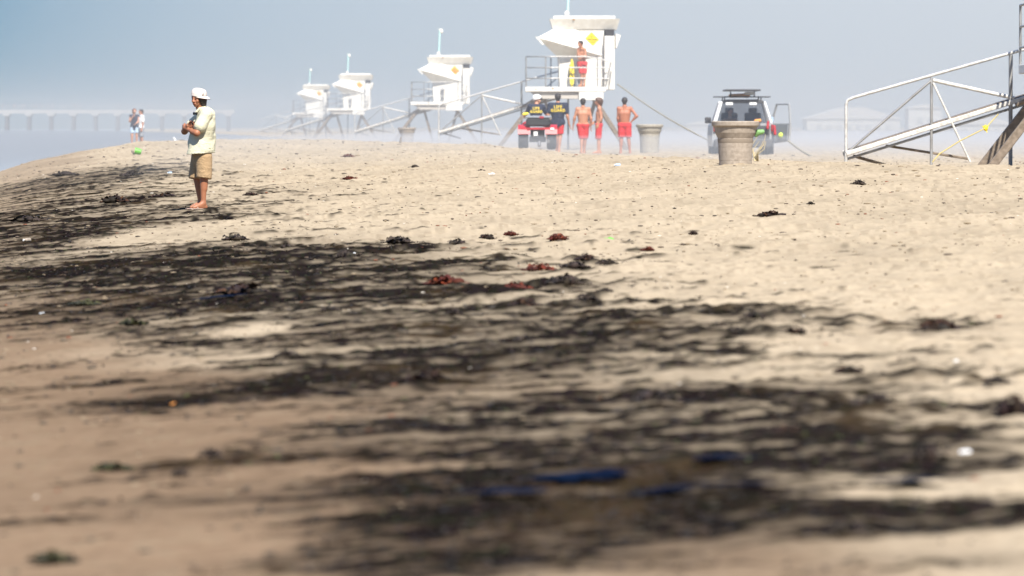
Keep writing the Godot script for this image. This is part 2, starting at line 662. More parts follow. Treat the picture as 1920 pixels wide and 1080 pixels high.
func head_bones(c: Vector3, f: Vector3, s: float) -> Array:
	var up := Vector3.UP
	var r := f.cross(up).normalized()
	up = r.cross(f).normalized()
	var p := func(x: float, y: float, z: float) -> Vector3: return c + (r * x + up * y + f * z) * s
	var out := [
		[p.call(0, 0.03, -0.035), p.call(0, 0.035, 0.025), 0.078 * s, 0.074 * s], [p.call(0, -0.01, 0.03), p.call(0, -0.055, 0.04), 0.062 * s, 0.047 * s],
		[p.call(0, -0.085, 0.066), p.call(0, -0.09, 0.07), 0.024 * s, 0.02 * s], [p.call(-0.035, 0.028, 0.075), p.call(0.035, 0.028, 0.075), 0.02 * s, 0.02 * s],
		[p.call(0, 0.018, 0.095), p.call(0, -0.026, 0.113), 0.011 * s, 0.016 * s], [p.call(-0.016, -0.028, 0.1), p.call(0.016, -0.028, 0.1), 0.011 * s, 0.011 * s],
		[p.call(-0.04, -0.018, 0.068), p.call(-0.034, -0.03, 0.07), 0.024 * s, 0.022 * s], [p.call(0.04, -0.018, 0.068), p.call(0.034, -0.03, 0.07), 0.024 * s, 0.022 * s],
		[p.call(-0.018, -0.056, 0.09), p.call(0.018, -0.056, 0.09), 0.0115 * s, 0.0115 * s], [p.call(-0.015, -0.068, 0.086), p.call(0.015, -0.068, 0.086), 0.012 * s, 0.012 * s],
		[p.call(0, -0.03, -0.02), p.call(0, -0.12, -0.015), 0.056 * s, 0.054 * s],
	]
	for e in [-1.0, 1.0]:
		out.append([p.call(e * 0.077, 0.02, -0.012), p.call(e * 0.074, -0.025, -0.002), 0.016 * s, 0.011 * s])
	return out

func body(o: Node3D, j: Dictionary, skin: String, cell: float, opt := {}) -> void:
	var s: float = j.s
	var bones := torso_bones(j, 0.0)
	bones.append([j.neck, j.head - Vector3(0, 0.03, 0), 0.056 * s, 0.052 * s])
	for e in ["l", "r"]:
		bones.append([j["sh" + e], j["el" + e], 0.052 * s, 0.04 * s])
		bones.append([j["el" + e], j["el" + e].lerp(j["wr" + e], 0.35), 0.041 * s, 0.041 * s])
		bones.append([j["el" + e], j["wr" + e], 0.038 * s, 0.027 * s])
		bones.append([j["hi" + e], j["kn" + e], 0.088 * s, 0.055 * s])
		bones.append([j["kn" + e], j["an" + e], 0.054 * s, 0.036 * s])
		var back: Vector3 = (j["an" + e] - j["to" + e])
		back.y = 0.0
		back = back.normalized()
		bones.append([j["kn" + e].lerp(j["an" + e], 0.15) + back * 0.016 * s, j["kn" + e].lerp(j["an" + e], 0.45) + back * 0.014 * s, 0.05 * s, 0.045 * s])
		bones.append([j["an" + e] + back * 0.035 * s - Vector3(0, 0.05, 0) * s, j["to" + e], 0.034 * s, 0.024 * s])
		bones.append([j["an" + e], j["to" + e].lerp(j["an" + e], 0.3), 0.036 * s, 0.032 * s])
	var st := begin()
	flesh(st, bones, 0.03 * s, cell)
	flesh(st, head_bones(j.head, j.face, s), 0.014 * s, opt.get("head_cell", cell * 0.5))
	var r: Vector3 = (j.shr - j.shl).normalized()
	for e in ["l", "r"]:
		var d: Vector3 = opt.get("hand_dir_" + e, (j["wr" + e] - j["el" + e]))
		var side: Vector3 = opt.get("hand_side_" + e, j.face)
		flesh(st, hand_bones(j["wr" + e], d, side, opt.get("curl", 0.35), s), 0.006, opt.get("hand_cell", 0.0075))
	part("body", st, skin, o)

func hair_cap(o: Node3D, j: Dictionary, m: String, grow := 0.012, long := 0.0) -> void:
	var s: float = j.s
	var f: Vector3 = j.face
	var c: Vector3 = j.head
	var bones := [[c + (Vector3.UP * 0.035 - f * 0.035) * s, c + (Vector3.UP * 0.042 + f * 0.022) * s, (0.078 + grow) * s, (0.073 + grow) * s],
		[c + (Vector3.UP * 0.0 - f * 0.05) * s, c + (Vector3.UP * (-0.05 - long) - f * 0.04) * s, (0.064 + grow) * s, (0.05 + grow) * s]]
	var n := (f * 0.75 - Vector3.UP * 0.66).normalized()
	var st := begin()
	flesh(st, bones, 0.02, 0.008, [[n, n.dot(c + f * 0.055 * s + Vector3.UP * 0.03 * s)]])
	part("hair", st, m, o)

func shorts(o: Node3D, j: Dictionary, m: String, waist: float, hem: float, cell := 0.016, more := 0.018) -> void:
	var s: float = j.s
	var bones := [[j.hil, j.hir, 0.1 * s + more, 0.1 * s + more], [j.pelvis, j.pelvis + Vector3(0, 0.1, 0), 0.108 * s + more, 0.1 * s + more]]
	for e in ["l", "r"]:
		bones.append([j["hi" + e], j["hi" + e].lerp(j["kn" + e], 0.95), 0.09 * s + more, 0.082 * s + more])
	var st := begin()
	flesh(st, bones, 0.025, cell, [[Vector3.UP, waist], [Vector3.DOWN, -hem]])
	part("shorts", st, m, o)

func tee(o: Node3D, j: Dictionary, m: String, hem: float, cell := 0.016, more := 0.016, sleeve := 0.72, called := "shirt") -> MeshInstance3D:
	var s: float = j.s
	var bones := torso_bones(j, more)
	bones.append([j.pelvis, j.pelvis - Vector3(0, 0.1, 0), 0.11 * s + more, 0.115 * s + more])
	for e in ["l", "r"]:
		if sleeve > 0.0:
			bones.append([j["sh" + e], j["sh" + e].lerp(j["el" + e], sleeve), 0.056 * s + more, 0.05 * s + more])
	var st := begin()
	flesh(st, bones, 0.03, cell, [[Vector3.DOWN, -hem], [Vector3.UP, j.neck.y + 0.015 * s]])
	return part(called, st, m, o)

func face_marks(o: Node3D, j: Dictionary, hair: String) -> void:
	var s: float = j.s
	var f: Vector3 = j.face
	var r := f.cross(Vector3.UP).normalized()
	var up := r.cross(f).normalized()
	var c: Vector3 = j.head
	for e in [-1.0, 1.0]:
		var st := begin()
		ball(st, c + (r * 0.033 * e + up * 0.008 + f * 0.084) * s, Vector3(0.014, 0.008, 0.014) * s)
		part("eye", st, "eye dark", o)
		st = begin()
		tube(st, [c + (r * 0.014 * e + up * 0.034 + f * 0.096) * s, c + (r * 0.034 * e + up * 0.04 + f * 0.094) * s, c + (r * 0.054 * e + up * 0.032 + f * 0.08) * s], 0.006 * s, 6)
		part("eyebrow", st, hair, o)
	var st := begin()
	tube(st, [c + (r * -0.024 - up * 0.062 + f * 0.092) * s, c + (-up * 0.06 + f * 0.104) * s, c + (r * 0.024 - up * 0.062 + f * 0.092) * s], 0.0075 * s, 6)
	part("mouth", st, "lip", o)

# ------------------------------------------------------------------ the beach in plan
const U_ := [-400.0, -60.0, -20.0, -5.7, 0.8, 7.0, 12.5, 30.0, 60.0, 140.0, 600.0]
const H_ := [-12.0, -6.0, -3.2, -1.75, -1.25, -0.95, -0.8, -0.72, -0.6, -0.3, 0.4]
const BU_ := [-400.0, -60.0, -20.0, -6.0, -3.0, 0.0, 5.0, 12.0, 30.0, 60.0, 140.0, 600.0]
const BH_ := [-12.0, -6.0, -3.4, -1.75, -1.3, -0.84, -0.8, -0.78, -0.9, -0.8, -0.4, 0.4]
# the crest of the berm: bearing (in the units of the 1920 frame), distance, height under the lens
const RX := [-600.0, 0.0, 60.0, 150.0, 270.0, 400.0, 550.0, 700.0, 800.0, 920.0, 1060.0, 1220.0, 1380.0, 1600.0, 1900.0, 2500.0]
const RD := [150.0, 150.0, 155.0, 160.0, 165.0, 168.0, 168.0, 165.0, 160.0, 150.0, 138.0, 120.0, 108.0, 98.0, 90.0, 76.0]
const RY := [345.0, 322.0, 302.0, 284.0, 265.0, 262.5, 262.5, 265.0, 267.0, 273.0, 287.0, 296.0, 303.0, 309.0, 317.0, 334.0]

func table(x: float, xs: Array, ys: Array) -> float:
	if x <= xs[0]:
		return ys[0]
	for i in range(1, xs.size()):
		if x < xs[i]:
			return lerpf(ys[i - 1], ys[i], (x - xs[i - 1]) / (xs[i] - xs[i - 1]))
	return ys[ys.size() - 1]

func smooth_ground(x: float, d: float) -> float:
	var u := x + 0.065 * d
	var b := table(u, U_, H_)
	if d < 40.0:
		return EYE + b
	var px := clampf(960.0 + x / d * F, -600.0, 2500.0)
	var dr := table(px, RX, RD)
	var hr := -(table(px, RX, RY) - HOR) / F * dr
	if d <= dr:
		return EYE + lerpf(b, hr, pow((d - 40.0) / (dr - 40.0), 2.2))
	var t := smoothstep(0.0, 1.0, (d - dr) / 13.0)
	return EYE + lerpf(hr, table(u, BU_, BH_), t)

func stain_density(x: float, d: float) -> float:
	var s := 0.0
	for p in patches:
		var a: float = (x - p[0]) / p[2]
		if absf(a) > 1.6:
			continue
		var b: float = (d - p[1]) / p[3]
		var q := a * a + b * b
		if q < 2.4:
			s += p[4] * exp(-q * 1.3)
	return 0.95 * (1.0 - exp(-1.5 * maxf(s, 0.0)))

func stain_at(x: float, d: float, dens: float) -> float:
	var n := 0.36 * n_stain.get_noise_2d(x * 0.8, -d * 1.1) + 0.66 * n_stain.get_noise_2d(x * 1.6 - d * 0.15 + 50.0, -d * 7.5 - x * 0.6) + 0.27 * n_fine.get_noise_2d(x * 0.8, -d * 2.6)
	return smoothstep(0.0, 0.25, n + dens * 0.80 - 0.35)

func ground(x: float, z: float) -> float:
	var d := -z
	return smooth_ground(x, d) + relief(x, z, d)

func relief(x: float, z: float, d: float) -> float:
	if d < 4.0:
		return 0.0
	var u := x + 0.065 * d
	var dry := smoothstep(-1.0, 3.5, u + (d - 60.0) * 0.02)
	return n_lump.get_noise_2d(x, z * 0.6) * (0.02 + 0.045 * dry) + n_foot.get_noise_2d(x, z) * (0.007 + 0.028 * dry)

func ground_at(px: float, py: float) -> Vector3:
	var near := 11.0
	var d := near
	while d < 260.0:
		var p := at(px, py, d)
		if p.y <= smooth_ground(p.x, d):
			break
		near = d
		d *= 1.02
	for i in 18:
		var mid := (near + d) * 0.5
		var p := at(px, py, mid)
		if p.y <= smooth_ground(p.x, mid):
			d = mid
		else:
			near = mid
	var q := at(px, py, d)
	q.y = ground(q.x, q.z)
	return q

func plan_patches() -> void:
	# centre, half width, half height as they look from the lens, strength; kept as places on the plan
	var seen := [
		[60, 350, 260, 30, 0.55], [220, 330, 150, 18, 0.6], [40, 400, 200, 30, 0.7], [240, 375, 60, 12, 0.5], [60, 450, 230, 36, 0.85], [330, 366, 50, 6, 0.35],
		[300, 487, 420, 22, 0.95], [120, 520, 340, 30, 0.75], [620, 480, 190, 16, 0.9], [760, 465, 90, 8, 0.7], [560, 520, 380, 22, 0.75], [820, 498, 120, 12, 0.6], [440, 402, 90, 8, 0.2],
		[520, 560, 480, 26, 0.75], [880, 548, 260, 14, 0.85], [1030, 530, 60, 8, 0.5], [200, 580, 320, 26, 0.5], [480, 610, 330, 22, 0.75], [980, 585, 220, 16, 0.5], [820, 620, 420, 24, 0.6],
		[980, 655, 380, 22, 0.95], [1200, 615, 260, 22, 0.7], [1440, 595, 150, 14, 0.55], [600, 715, 330, 28, 0.8], [440, 740, 240, 20, 0.55], [900, 690, 340, 26, 0.55], [1760, 620, 150, 14, 0.5],
		[1250, 740, 330, 22, 0.75], [1500, 740, 190, 20, 0.6], [1680, 700, 190, 12, 0.35], [1000, 790, 460, 36, 0.55], [1400, 800, 360, 28, 0.6], [700, 830, 400, 30, 0.42], [1600, 800, 220, 18, 0.5],
		[1350, 870, 560, 22, 1.3], [1750, 872, 260, 15, 1.4], [1000, 900, 330, 28, 1.2], [1050, 940, 420, 36, 1.6], [1300, 965, 400, 30, 1.4], [860, 990, 290, 40, 1.5], [900, 1055, 380, 34, 1.3], [1500, 975, 420, 22, 1.2], [1800, 985, 260, 18, 0.9], [1750, 830, 260, 12, 0.6], [1150, 830, 560, 14, 0.6], [1850, 1050, 200, 12, 0.5],
		[1500, 985, 320, 16, 0.6], [1700, 1000, 260, 16, 0.55], [1300, 1010, 300, 20, 0.6], [600, 930, 220, 16, 0.35], [300, 885, 140, 8, 0.3], [480, 960, 160, 10, 0.3], [200, 1010, 200, 14, 0.3], [150, 680, 220, 10, 0.25], [1880, 770, 60, 24, 0.5], [500, 1045, 220, 14, 0.4],
		[480, 617, 90, 9, -1.2], [1720, 937, 230, 14, -1.6], [1330, 604, 80, 8, -0.6], [280, 442, 150, 14, -0.8], [1560, 655, 120, 10, -0.4], [120, 660, 220, 22, -0.3], [660, 960, 70, 12, -0.4],
		[330, 940, 330, 14, 0.45], [140, 985, 260, 12, 0.40], [420, 860, 300, 10, 0.35], [180, 720, 240, 8, 0.35], [700, 890, 260, 10, 0.4], [250, 760, 330, 12, 0.30], [1100, 850, 420, 12, 0.5], [300, 1060, 280, 10, 0.3],
	]
	for s in seen:
		var c := ground_at(s[0], s[1])
		var d := -c.z
		var far := -ground_at(s[0], s[1] - s[3]).z
		var close := -ground_at(s[0], s[1] + s[3]).z
		patches.append([c.x, d, s[2] * d / F, maxf(0.3, (far - close) * 0.5), s[4]])
	# thin scatter over whole stretches of the beach
	patches.append_array([[-5.2, 78.0, 3.2, 34.0, 0.5], [-1.6, 46.0, 3.4, 16.0, 0.40], [0.2, 29.0, 2.2, 7.0, 0.40], [0.9, 22.0, 1.5, 5.0, 0.34], [0.7, 17.0, 0.9, 2.2, 0.30]])

func beach() -> void:
	var cols := []
	for i in 40:
		cols.append(-PI + i * (PI - 0.16) / 40.0)
	for i in 30:
		cols.append(-0.16 + i * (0.16 - 0.0925) / 30.0)
	for i in 880:
		cols.append(-0.0925 + i * 0.185 / 880.0)
	for i in 30:
		cols.append(0.0925 + i * (0.16 - 0.0925) / 30.0)
	for i in 41:
		cols.append(0.16 + i * (PI - 0.16) / 40.0)
	var rows := []
	var r := 1.0
	while r < 12.0:
		rows.append(r)
		r *= 1.12
	r = 12.0
	while r < 62.0:
		rows.append(r)
		r += r * r * 1.35e-4
	while r < 186.0:
		rows.append(r)
		r += 0.52
	while r < 7000.0:
		rows.append(r)
		r *= 1.035
	var nc := cols.size()
	var nr := rows.size()
	var pos := PackedVector3Array()
	var col := PackedColorArray()
	pos.resize(nc * nr)
	col.resize(nc * nr)
	var sn := PackedFloat32Array()
	var cs := PackedFloat32Array()
	for a in cols:
		sn.append(sin(a))
		cs.append(cos(a))
	var every: Array = patches
	for j in nr:
		var rr: float = rows[j]
		patches = every.filter(func(p): return absf(rr - p[1]) < p[3] * 1.6 + 0.5)
		var idx := j * nc
		for i in nc:
			var x := rr * sn[i]
			var d := rr * cs[i]
			var z := -d
			var y: float
			var c := Color(0.400, 0.326, 0.228)
			if d < 3.0 or absf(x) > 0.2 * d + 3.0 or d > 320.0:
				y = EYE + table(x + 0.065 * d, U_, H_) if d < 60.0 else smooth_ground(x, d)
			else:
				var foot := n_foot.get_noise_2d(x, z)
				var fine := n_fine.get_noise_2d(x, z)
				var u := x + 0.065 * d
				var dry := smoothstep(-1.0, 3.5, u + (d - 60.0) * 0.02)
				var tone := n_tone.get_noise_2d(x * 3.0, z)
				y = smooth_ground(x, d) + n_lump.get_noise_2d(x, z * 0.6) * (0.02 + 0.045 * dry) + foot * (0.007 + 0.028 * dry) + fine * (0.003 + 0.008 * dry)
				var edge := lerpf(1.9, -1.2, clampf((d - 18.0) / 40.0, 0.0, 1.0))
				var wet := 1.0 - smoothstep(edge - 1.3, edge + 1.0, u + tone * 1.4)
				c = c.lerp(Color(0.206, 0.143, 0.093), wet * lerpf(1.0, 0.5, smoothstep(24.0, 80.0, d)))
				c = c * (1.0 + 0.20 * tone + 0.20 * fine + 0.10 * foot)
				# thin scatter of dry kelp dust on the dry sand
				var dust := smoothstep(0.36, 0.62, fine + 0.45 * foot + 0.25 * tone)
				c = c.lerp(Color(0.19, 0.15, 0.10), dust * 0.5)
				var dens := stain_density(x, d)
				if dens > 0.03:
					# the fine film of silt between the shreds
					var film := smoothstep(0.22, 0.85, dens + 0.22 * n_stain.get_noise_2d(x * 1.6 + 9.0, -d * 0.9) + 0.10 * fine)
					c = c.lerp(Color(0.062, 0.047, 0.034).lerp(Color(0.024, 0.019, 0.015), smoothstep(0.72, 0.9, dens)), film * 0.66)
					var k := stain_at(x, d, dens)
					if k > 0.0:
						var hue := n_tone.get_noise_2d(x * 9.0 + 40.0, z * 3.0)
						var dark := Color(0.011, 0.0095, 0.0085).lerp(Color(0.036, 0.025, 0.015), smoothstep(0.1, 0.6, hue))
						var grain := smoothstep(-0.5, 0.45, fine * 0.9 + foot * 0.5)
						c = c.lerp(dark, k * lerpf(1.0, 0.95, grain))
						y += k * (0.008 + 0.010 * fine + 0.006 * foot)
			pos[idx + i] = Vector3(x, y, z)
			col[idx + i] = c
	patches = every
	var nor := PackedVector3Array()
	nor.resize(nc * nr)
	for j in nr:
		var ja := maxi(j - 1, 0) * nc
		var jb := mini(j + 1, nr - 1) * nc
		for i in nc:
			var ia := maxi(i - 1, 0)
			var ib := mini(i + 1, nc - 1)
			nor[j * nc + i] = (pos[j * nc + ib] - pos[j * nc + ia]).cross(pos[jb + i] - pos[ja + i]).normalized()
	var ind := PackedInt32Array()
	ind.resize((nc - 1) * (nr - 1) * 6)
	var w := 0
	for j in nr - 1:
		for i in nc - 1:
			var a := j * nc + i
			var b := a + nc
			ind[w] = a
			ind[w + 1] = b
			ind[w + 2] = a + 1
			ind[w + 3] = a + 1
			ind[w + 4] = b
			ind[w + 5] = b + 1
			w += 6
	var arr := []
	arr.resize(Mesh.ARRAY_MAX)
	arr[Mesh.ARRAY_VERTEX] = pos
	arr[Mesh.ARRAY_NORMAL] = nor
	arr[Mesh.ARRAY_COLOR] = col
	arr[Mesh.ARRAY_INDEX] = ind
	var mesh := ArrayMesh.new()
	mesh.add_surface_from_arrays(Mesh.PRIMITIVE_TRIANGLES, arr)
	mesh.surface_set_material(0, M["sand"])
	var o := MeshInstance3D.new()
	o.name = "beach_sand"
	o.mesh = mesh
	add_child(o)
	tag(o, "pale dry sand rising to a low berm, streaked with black wrack", "", "", "structure")

func water() -> void:
	var st := begin()
	var y := EYE - 1.68
	# the sea: everything to the left of the waterline
	quad(st, Vector3(-5.0 + 2.6, y, 40), Vector3(-5.2 - 0.065 * 6000, y, -6000), Vector3(-5200, y, -6000), Vector3(-5200, y, 40), Vector3.UP)
	var o := part("sea_water", st, "sea")
	tag(o, "pale sea beyond the left edge of the sand, lost in mist", "", "", "structure")
	# pools of dark water lying in the wrack
	var pools := [[1080, 912, 130, 9, "broad dark blue pool in the blurred black wrack near the bottom"], [960, 938, 75, 7, "small dark blue pool below and left of the broad one"], [1310, 936, 130, 6, "long thin blue pool right of the broad pool"],
		[1360, 880, 60, 5, "faint blue pool above the long thin pool"], [1700, 920, 130, 6, "slim blue pool along the bright sand tongue at right"], [420, 563, 50, 2.5, "tiny blue pool below the brown kelp heap at left"]]
	for p in pools:
		var c := ground_at(p[0], p[1])
		var d := -c.z
		var hw: float = p[2] * d / F
		var hl: float = absf(ground_at(p[0], p[1] - p[3]).z - ground_at(p[0], p[1] + p[3]).z) * 0.38
		st = begin()
		var n := 48
		var ring := []
		for k in n:
			var a := TAU * k / n
			var w := 0.9 + 0.5 * n_foot.get_noise_2d(cos(a) * 1.3 + p[0], sin(a) * 1.3) + 0.55 * n_fine.get_noise_2d(cos(a) * 1.1, sin(a) * 1.1 + p[1])
			var q := Vector3(cos(a) * hw * w, 0, sin(a) * hl * w)
			q.y = ground(c.x + q.x, c.z + q.z) - c.y + 0.03
			ring.append(q)
		for k in n:
			tri(st, Vector3(0, 0.03, 0), ring[k], ring[(k + 1) % n], Vector3.UP)
		o = part("beach_pool", st, "pool")
		o.position = c
		tag(o, p[4], "pool", "")

# ------------------------------------------------------------------ towers
# local axes: x along the picture, y up from the deck, z towards the viewer; the origin is the deck's front left corner
func tower_at(label: String, where: Vector3, sign_mat: String) -> Node3D:
	var t := thing("lifeguard_tower", label, "lifeguard tower", where, 0.0, "white lifeguard towers in a line along the beach")
	var fz := -1.0
	var bz := -3.0
	var st := begin()
	box(st, Vector3(1.54, -0.09, -1.6), Vector3(3.08, 0.18, 3.2))
	part("deck", st, "white paint", t)
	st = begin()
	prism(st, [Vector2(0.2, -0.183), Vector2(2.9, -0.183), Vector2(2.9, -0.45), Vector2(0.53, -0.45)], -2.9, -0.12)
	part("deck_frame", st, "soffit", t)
	st = begin()
	box(st, Vector3(2.52, -0.35, -0.3), Vector3(0.94, 0.31, 0.6))
	part("storage_box", st, "white paint", t)
	# cabin: lower walls
	st = begin()
	var c0 := Vector3(2.1, 1.0, -2.0)
	var lower := [Vector3(1.35, 0, fz), Vector3(3.02, 0, fz), Vector3(3.02, 1.19, fz), Vector3(1.23, 1.19, fz)]
	quad(st, lower[0], lower[1], lower[2], lower[3], Vector3.BACK)
	var lb := []
	for v in lower: lb.append(Vector3(v.x, v.y, bz))
	quad(st, lb[0], lb[1], lb[2], lb[3], Vector3.FORWARD)
	quad(st, lower[0], lower[3], lb[3], lb[0], Vector3.LEFT)
	quad(st, lower[1], lower[2], lb[2], lb[1], Vector3.RIGHT)
	# upper front panel and back
	var tl := Vector3(1.06, 2.22, fz)
	var tr := Vector3(3.02, 2.22, fz)
	var cr := Vector3(1.97, 2.22, fz)
	var rr: Vector3 = lower[2]
	var ll: Vector3 = lower[3]
	tri(st, cr, tr, rr, Vector3.BACK)
	quad(st, lb[3], lb[2], Vector3(3.02, 2.22, bz), Vector3(1.06, 2.22, bz), Vector3.FORWARD)
	quad(st, tr, rr, lb[2], Vector3(3.02, 2.22, bz), Vector3.RIGHT)
	part("wall", st, "white paint", t)
	# the prow: raised shutters meeting in a point at the seaward corner
	st = begin()
	var tip := Vector3(0.47, 1.90, fz + 0.98)
	var tlb := Vector3(1.06, 2.22, bz)
	var llb: Vector3 = lb[3]
	tri(st, tl, cr, tip, Vector3(-0.2, 0.6, 1))
	tri(st, cr, rr, tip, Vector3(0.2, 0.4, 1))
	tri(st, tip, rr, ll, Vector3(0, -1, 0.3))
	tri(st, tip, ll, llb, Vector3(-0.6, -1, 0))
	tri(st, tip, tl, tlb, Vector3(-0.6, 1, 0))
	tri(st, tip, tlb, llb, Vector3(-1, 0, -0.3))
	part("shutter", st, "white paint", t)
	st = begin()
	prism(st, [Vector2(0.38, 1.93), Vector2(0.50, 1.90), Vector2(0.72, 1.64), Vector2(0.66, 1.60)], fz + 0.5, fz + 1.0)
	part("shutter_lip", st, "white paint", t)
	st = begin()
	for q in [0.25, 0.55]:
		var a := tl.lerp(cr, q)
		tube(st, [a + Vector3(0.2, -0.12, 0.13), a + Vector3(0.42, -0.26, 0.14)], 0.02, 5)
	part("shutter_hinge", st, "white paint", t)
	# set-back rear column and its open window
	st = begin()
	box(st, Vector3(3.235, 0.93, -1.75), Vector3(0.39, 2.06, 2.3))
	part("side_wall", st, "white paint", t)
	st = begin()
	box(st, Vector3(3.24, 2.09, -1.78), Vector3(0.36, 0.255, 2.1))
	part("window", st, "dark gap", t)
	st = begin()
	prism(st, [Vector2(3.47, 2.05), Vector2(3.67, 1.99), Vector2(3.51, 1.5), Vector2(3.47, 1.5)], -2.7, -0.75)
	part("side_shutter", st, "white paint", t)
	# flared fascia and roof
	st = begin()
	var low := [Vector3(1.06, 2.223, fz + 0.04), Vector3(3.52, 2.223, fz + 0.04), Vector3(3.52, 2.223, bz - 0.04), Vector3(1.06, 2.223, bz - 0.04)]
	var top := [Vector3(0.93, 2.62, fz + 0.24), Vector3(3.64, 2.62, fz + 0.24), Vector3(3.64, 2.62, bz - 0.2), Vector3(0.93, 2.62, bz - 0.2)]
	for k in 4:
		var k2 := (k + 1) % 4
		quad(st, low[k], low[k2], top[k2], top[k], (low[k] + low[k2]) * 0.5 - Vector3(2.29, 2.4, -2.0))
	quad(st, low[0], low[1], low[2], low[3], Vector3.DOWN)
	quad(st, top[0], top[1], top[2], top[3], Vector3.UP)
	part("fascia", st, "white paint", t)
	st = begin()
	box(st, Vector3(2.27, 2.68, -2.0), Vector3(2.38, 0.11, 2.1))
	part("roof", st, "white paint", t)
	for q in [[Vector3(1.97, 1.75, fz + 0.004), Vector3(0.012, 0.9, 0.006)], [Vector3(2.3, 1.19, fz + 0.004), Vector3(1.4, 0.014, 0.006)], [Vector3(2.45, 0.6, fz + 0.004), Vector3(0.012, 1.16, 0.006)]]:
		st = begin()
		box(st, q[0], q[1], Basis.IDENTITY, 0.002)
		part("panel_joint", st, "soffit", t)
	for q in [[Vector3(1.86, 2.60, fz + 0.245), 0.05], [Vector3(2.98, 0.3, fz + 0.003), 0.04], [Vector3(0.4, -0.09, 0.002), 0.04], [Vector3(1.05, -0.06, 0.002), 0.05]]:
		st = begin()
		ball(st, q[0], Vector3(q[1], q[1] * 0.7, 0.006), 7, 4)
		part("rust_stain", st, "rust", t)
	# diamond warning sign
	st = begin()
	var sc := Vector3(2.55, 1.83, fz + 0.012)
	var dm := 0.285
	prism(st, [Vector2(sc.x, sc.y - dm), Vector2(sc.x + dm, sc.y), Vector2(sc.x, sc.y + dm), Vector2(sc.x - dm, sc.y)], fz + 0.003, fz + 0.02)
	var sg := part("warning_sign", st, sign_mat, t)
	lettering(sg, "lettering", "NO", 0.075, "black print", Vector3(sc.x, sc.y + 0.10, fz + 0.024))
	lettering(sg, "lettering", "LIFEGUARD", 0.085, "black print", Vector3(sc.x, sc.y, fz + 0.024))
	lettering(sg, "lettering", "ON DUTY", 0.075, "black print", Vector3(sc.x, sc.y - 0.10, fz + 0.024))
	# mast with wind gauge
	st = begin()
	tube(st, [Vector3(1.62, 2.6, -1.3), Vector3(1.69, 4.25, -1.3)], 0.045, 8)
	var mast := part("mast", st, "aqua paint", t)
	st = begin()
	ball(st, Vector3(1.78, 4.12, -1.3), Vector3(0.10, 0.12, 0.10))
	tube(st, [Vector3(1.6, 4.25, -1.3), Vector3(1.86, 4.25, -1.3)], 0.03, 6)
	part("wind_gauge", st, "white paint", mast)
	st = begin()
	ball(st, Vector3(1.6, 2.82, -1.25), Vector3(0.10, 0.12, 0.10))
	part("mast_bracket", st, "white paint", mast)
	# railing round the deck
	for p in [[0.03, -0.03], [0.78, -0.03], [1.28, -0.03], [2.76, -0.03], [0.03, -1.6], [1.0, -3.16], [0.03, -3.16]]:
		st = begin()
		tube(st, [Vector3(p[0], 0.0, p[1]), Vector3(p[0], 1.16, p[1])], 0.026, 6)
		part("railing_post", st, "galvanised pipe", t)
	for y in [1.16, 0.74, 0.33]:
		st = begin()
		tube(st, [Vector3(0.03, y, -3.16), Vector3(0.03, y, -0.03), Vector3(0.95, y, -0.03)], 0.026, 6)
		part("railing_rail", st, "galvanised pipe", t)
		st = begin()
		tube(st, [Vector3(0.95, y + 0.002, -0.03), Vector3(2.3, y, -0.03), Vector3(2.76, y - (0.06 if y > 1 else 0.0), -0.03), Vector3(3.22, y - (0.2 if y > 1 else 0.02), -0.25)], 0.028, 6)
		part("railing_rail", st, "white pipe", t)
	for p in [[Vector3(3.28, 0.95, -0.3), Vector3(3.08, 0.0, -0.3)], [Vector3(3.29, 0.6, -0.5), Vector3(3.2, -0.05, -0.6)], [Vector3(0.82, 0.0, -3.1), Vector3(1.2, 0.33, -3.1)]]:
		st = begin()
		tube(st, p, 0.026, 6)
		part("railing_brace", st, "galvanised pipe", t)
	# legs
	for z in [-0.5, -2.7]:
		st = begin()
		beam(st, Vector3(0.5, -0.35, z), Vector3(-1.25, -2.62, z), 0.16, 0.16)
		part("leg", st, "weathered timber", t)
		st = begin()
		beam(st, Vector3(2.62, -0.4, z), Vector3(4.05, -2.62, z), 0.16, 0.16)
		part("leg", st, "weathered timber", t)
		st = begin()
		beam(st, Vector3(2.72, -0.45, z - 0.2), Vector3(2.1, -2.62, z - 0.2), 0.11, 0.11)
		part("brace", st, "weathered timber", t)
		st = begin()
		beam(st, Vector3(0.75, -0.45, z - 0.18), Vector3(1.35, -2.62, z - 0.18), 0.1, 0.1)
		part("brace", st, "weathered timber", t)
	for p in [[Vector3(1.17, -0.46, -1.2), Vector3(-0.15, -0.78, -2.2)], [Vector3(0.4, -0.42, -1.2), Vector3(-0.2, -0.8, -1.4)]]:
		st = begin()
		beam(st, p[0], p[1], 0.06, 0.06)
		part("brace", st, "weathered timber", t)
	st = begin()
	tube(st, [Vector3(1.65, -0.45, -0.9), Vector3(1.65, -2.62, -0.9)], 0.035, 6)
	part("support_pole", st, "car trim", t)
	# ramp down to the left, behind the deck
	var rz := -3.35
	var a0 := Vector3(-3.36, -1.74, rz)
	var a1 := Vector3(1.9, -0.1, rz)
	st = begin()
	beam(st, a0, a1, 0.09, 0.09)
	part("ramp_stringer", st, "white pipe", t)
	st = begin()
	beam(st, a0 + Vector3(0, -0.11, -0.06), a1 + Vector3(0, -0.13, -0.06), 0.05, 0.05)
	part("ramp_stringer", st, "galvanised pipe", t)
	st = begin()
	beam(st, a0 + Vector3(0, 0, -1.1), a1 + Vector3(0, 0, -1.1), 0.09, 0.115)
	part("ramp_stringer", st, "white pipe", t)
	st = begin()
	beam(st, a0 + Vector3(0.02, 0.05, -0.55), a1 + Vector3(0, 0.05, -0.55), 1.0, 0.04)
	part("ramp_walkway", st, "weathered timber", t)
	st = begin()
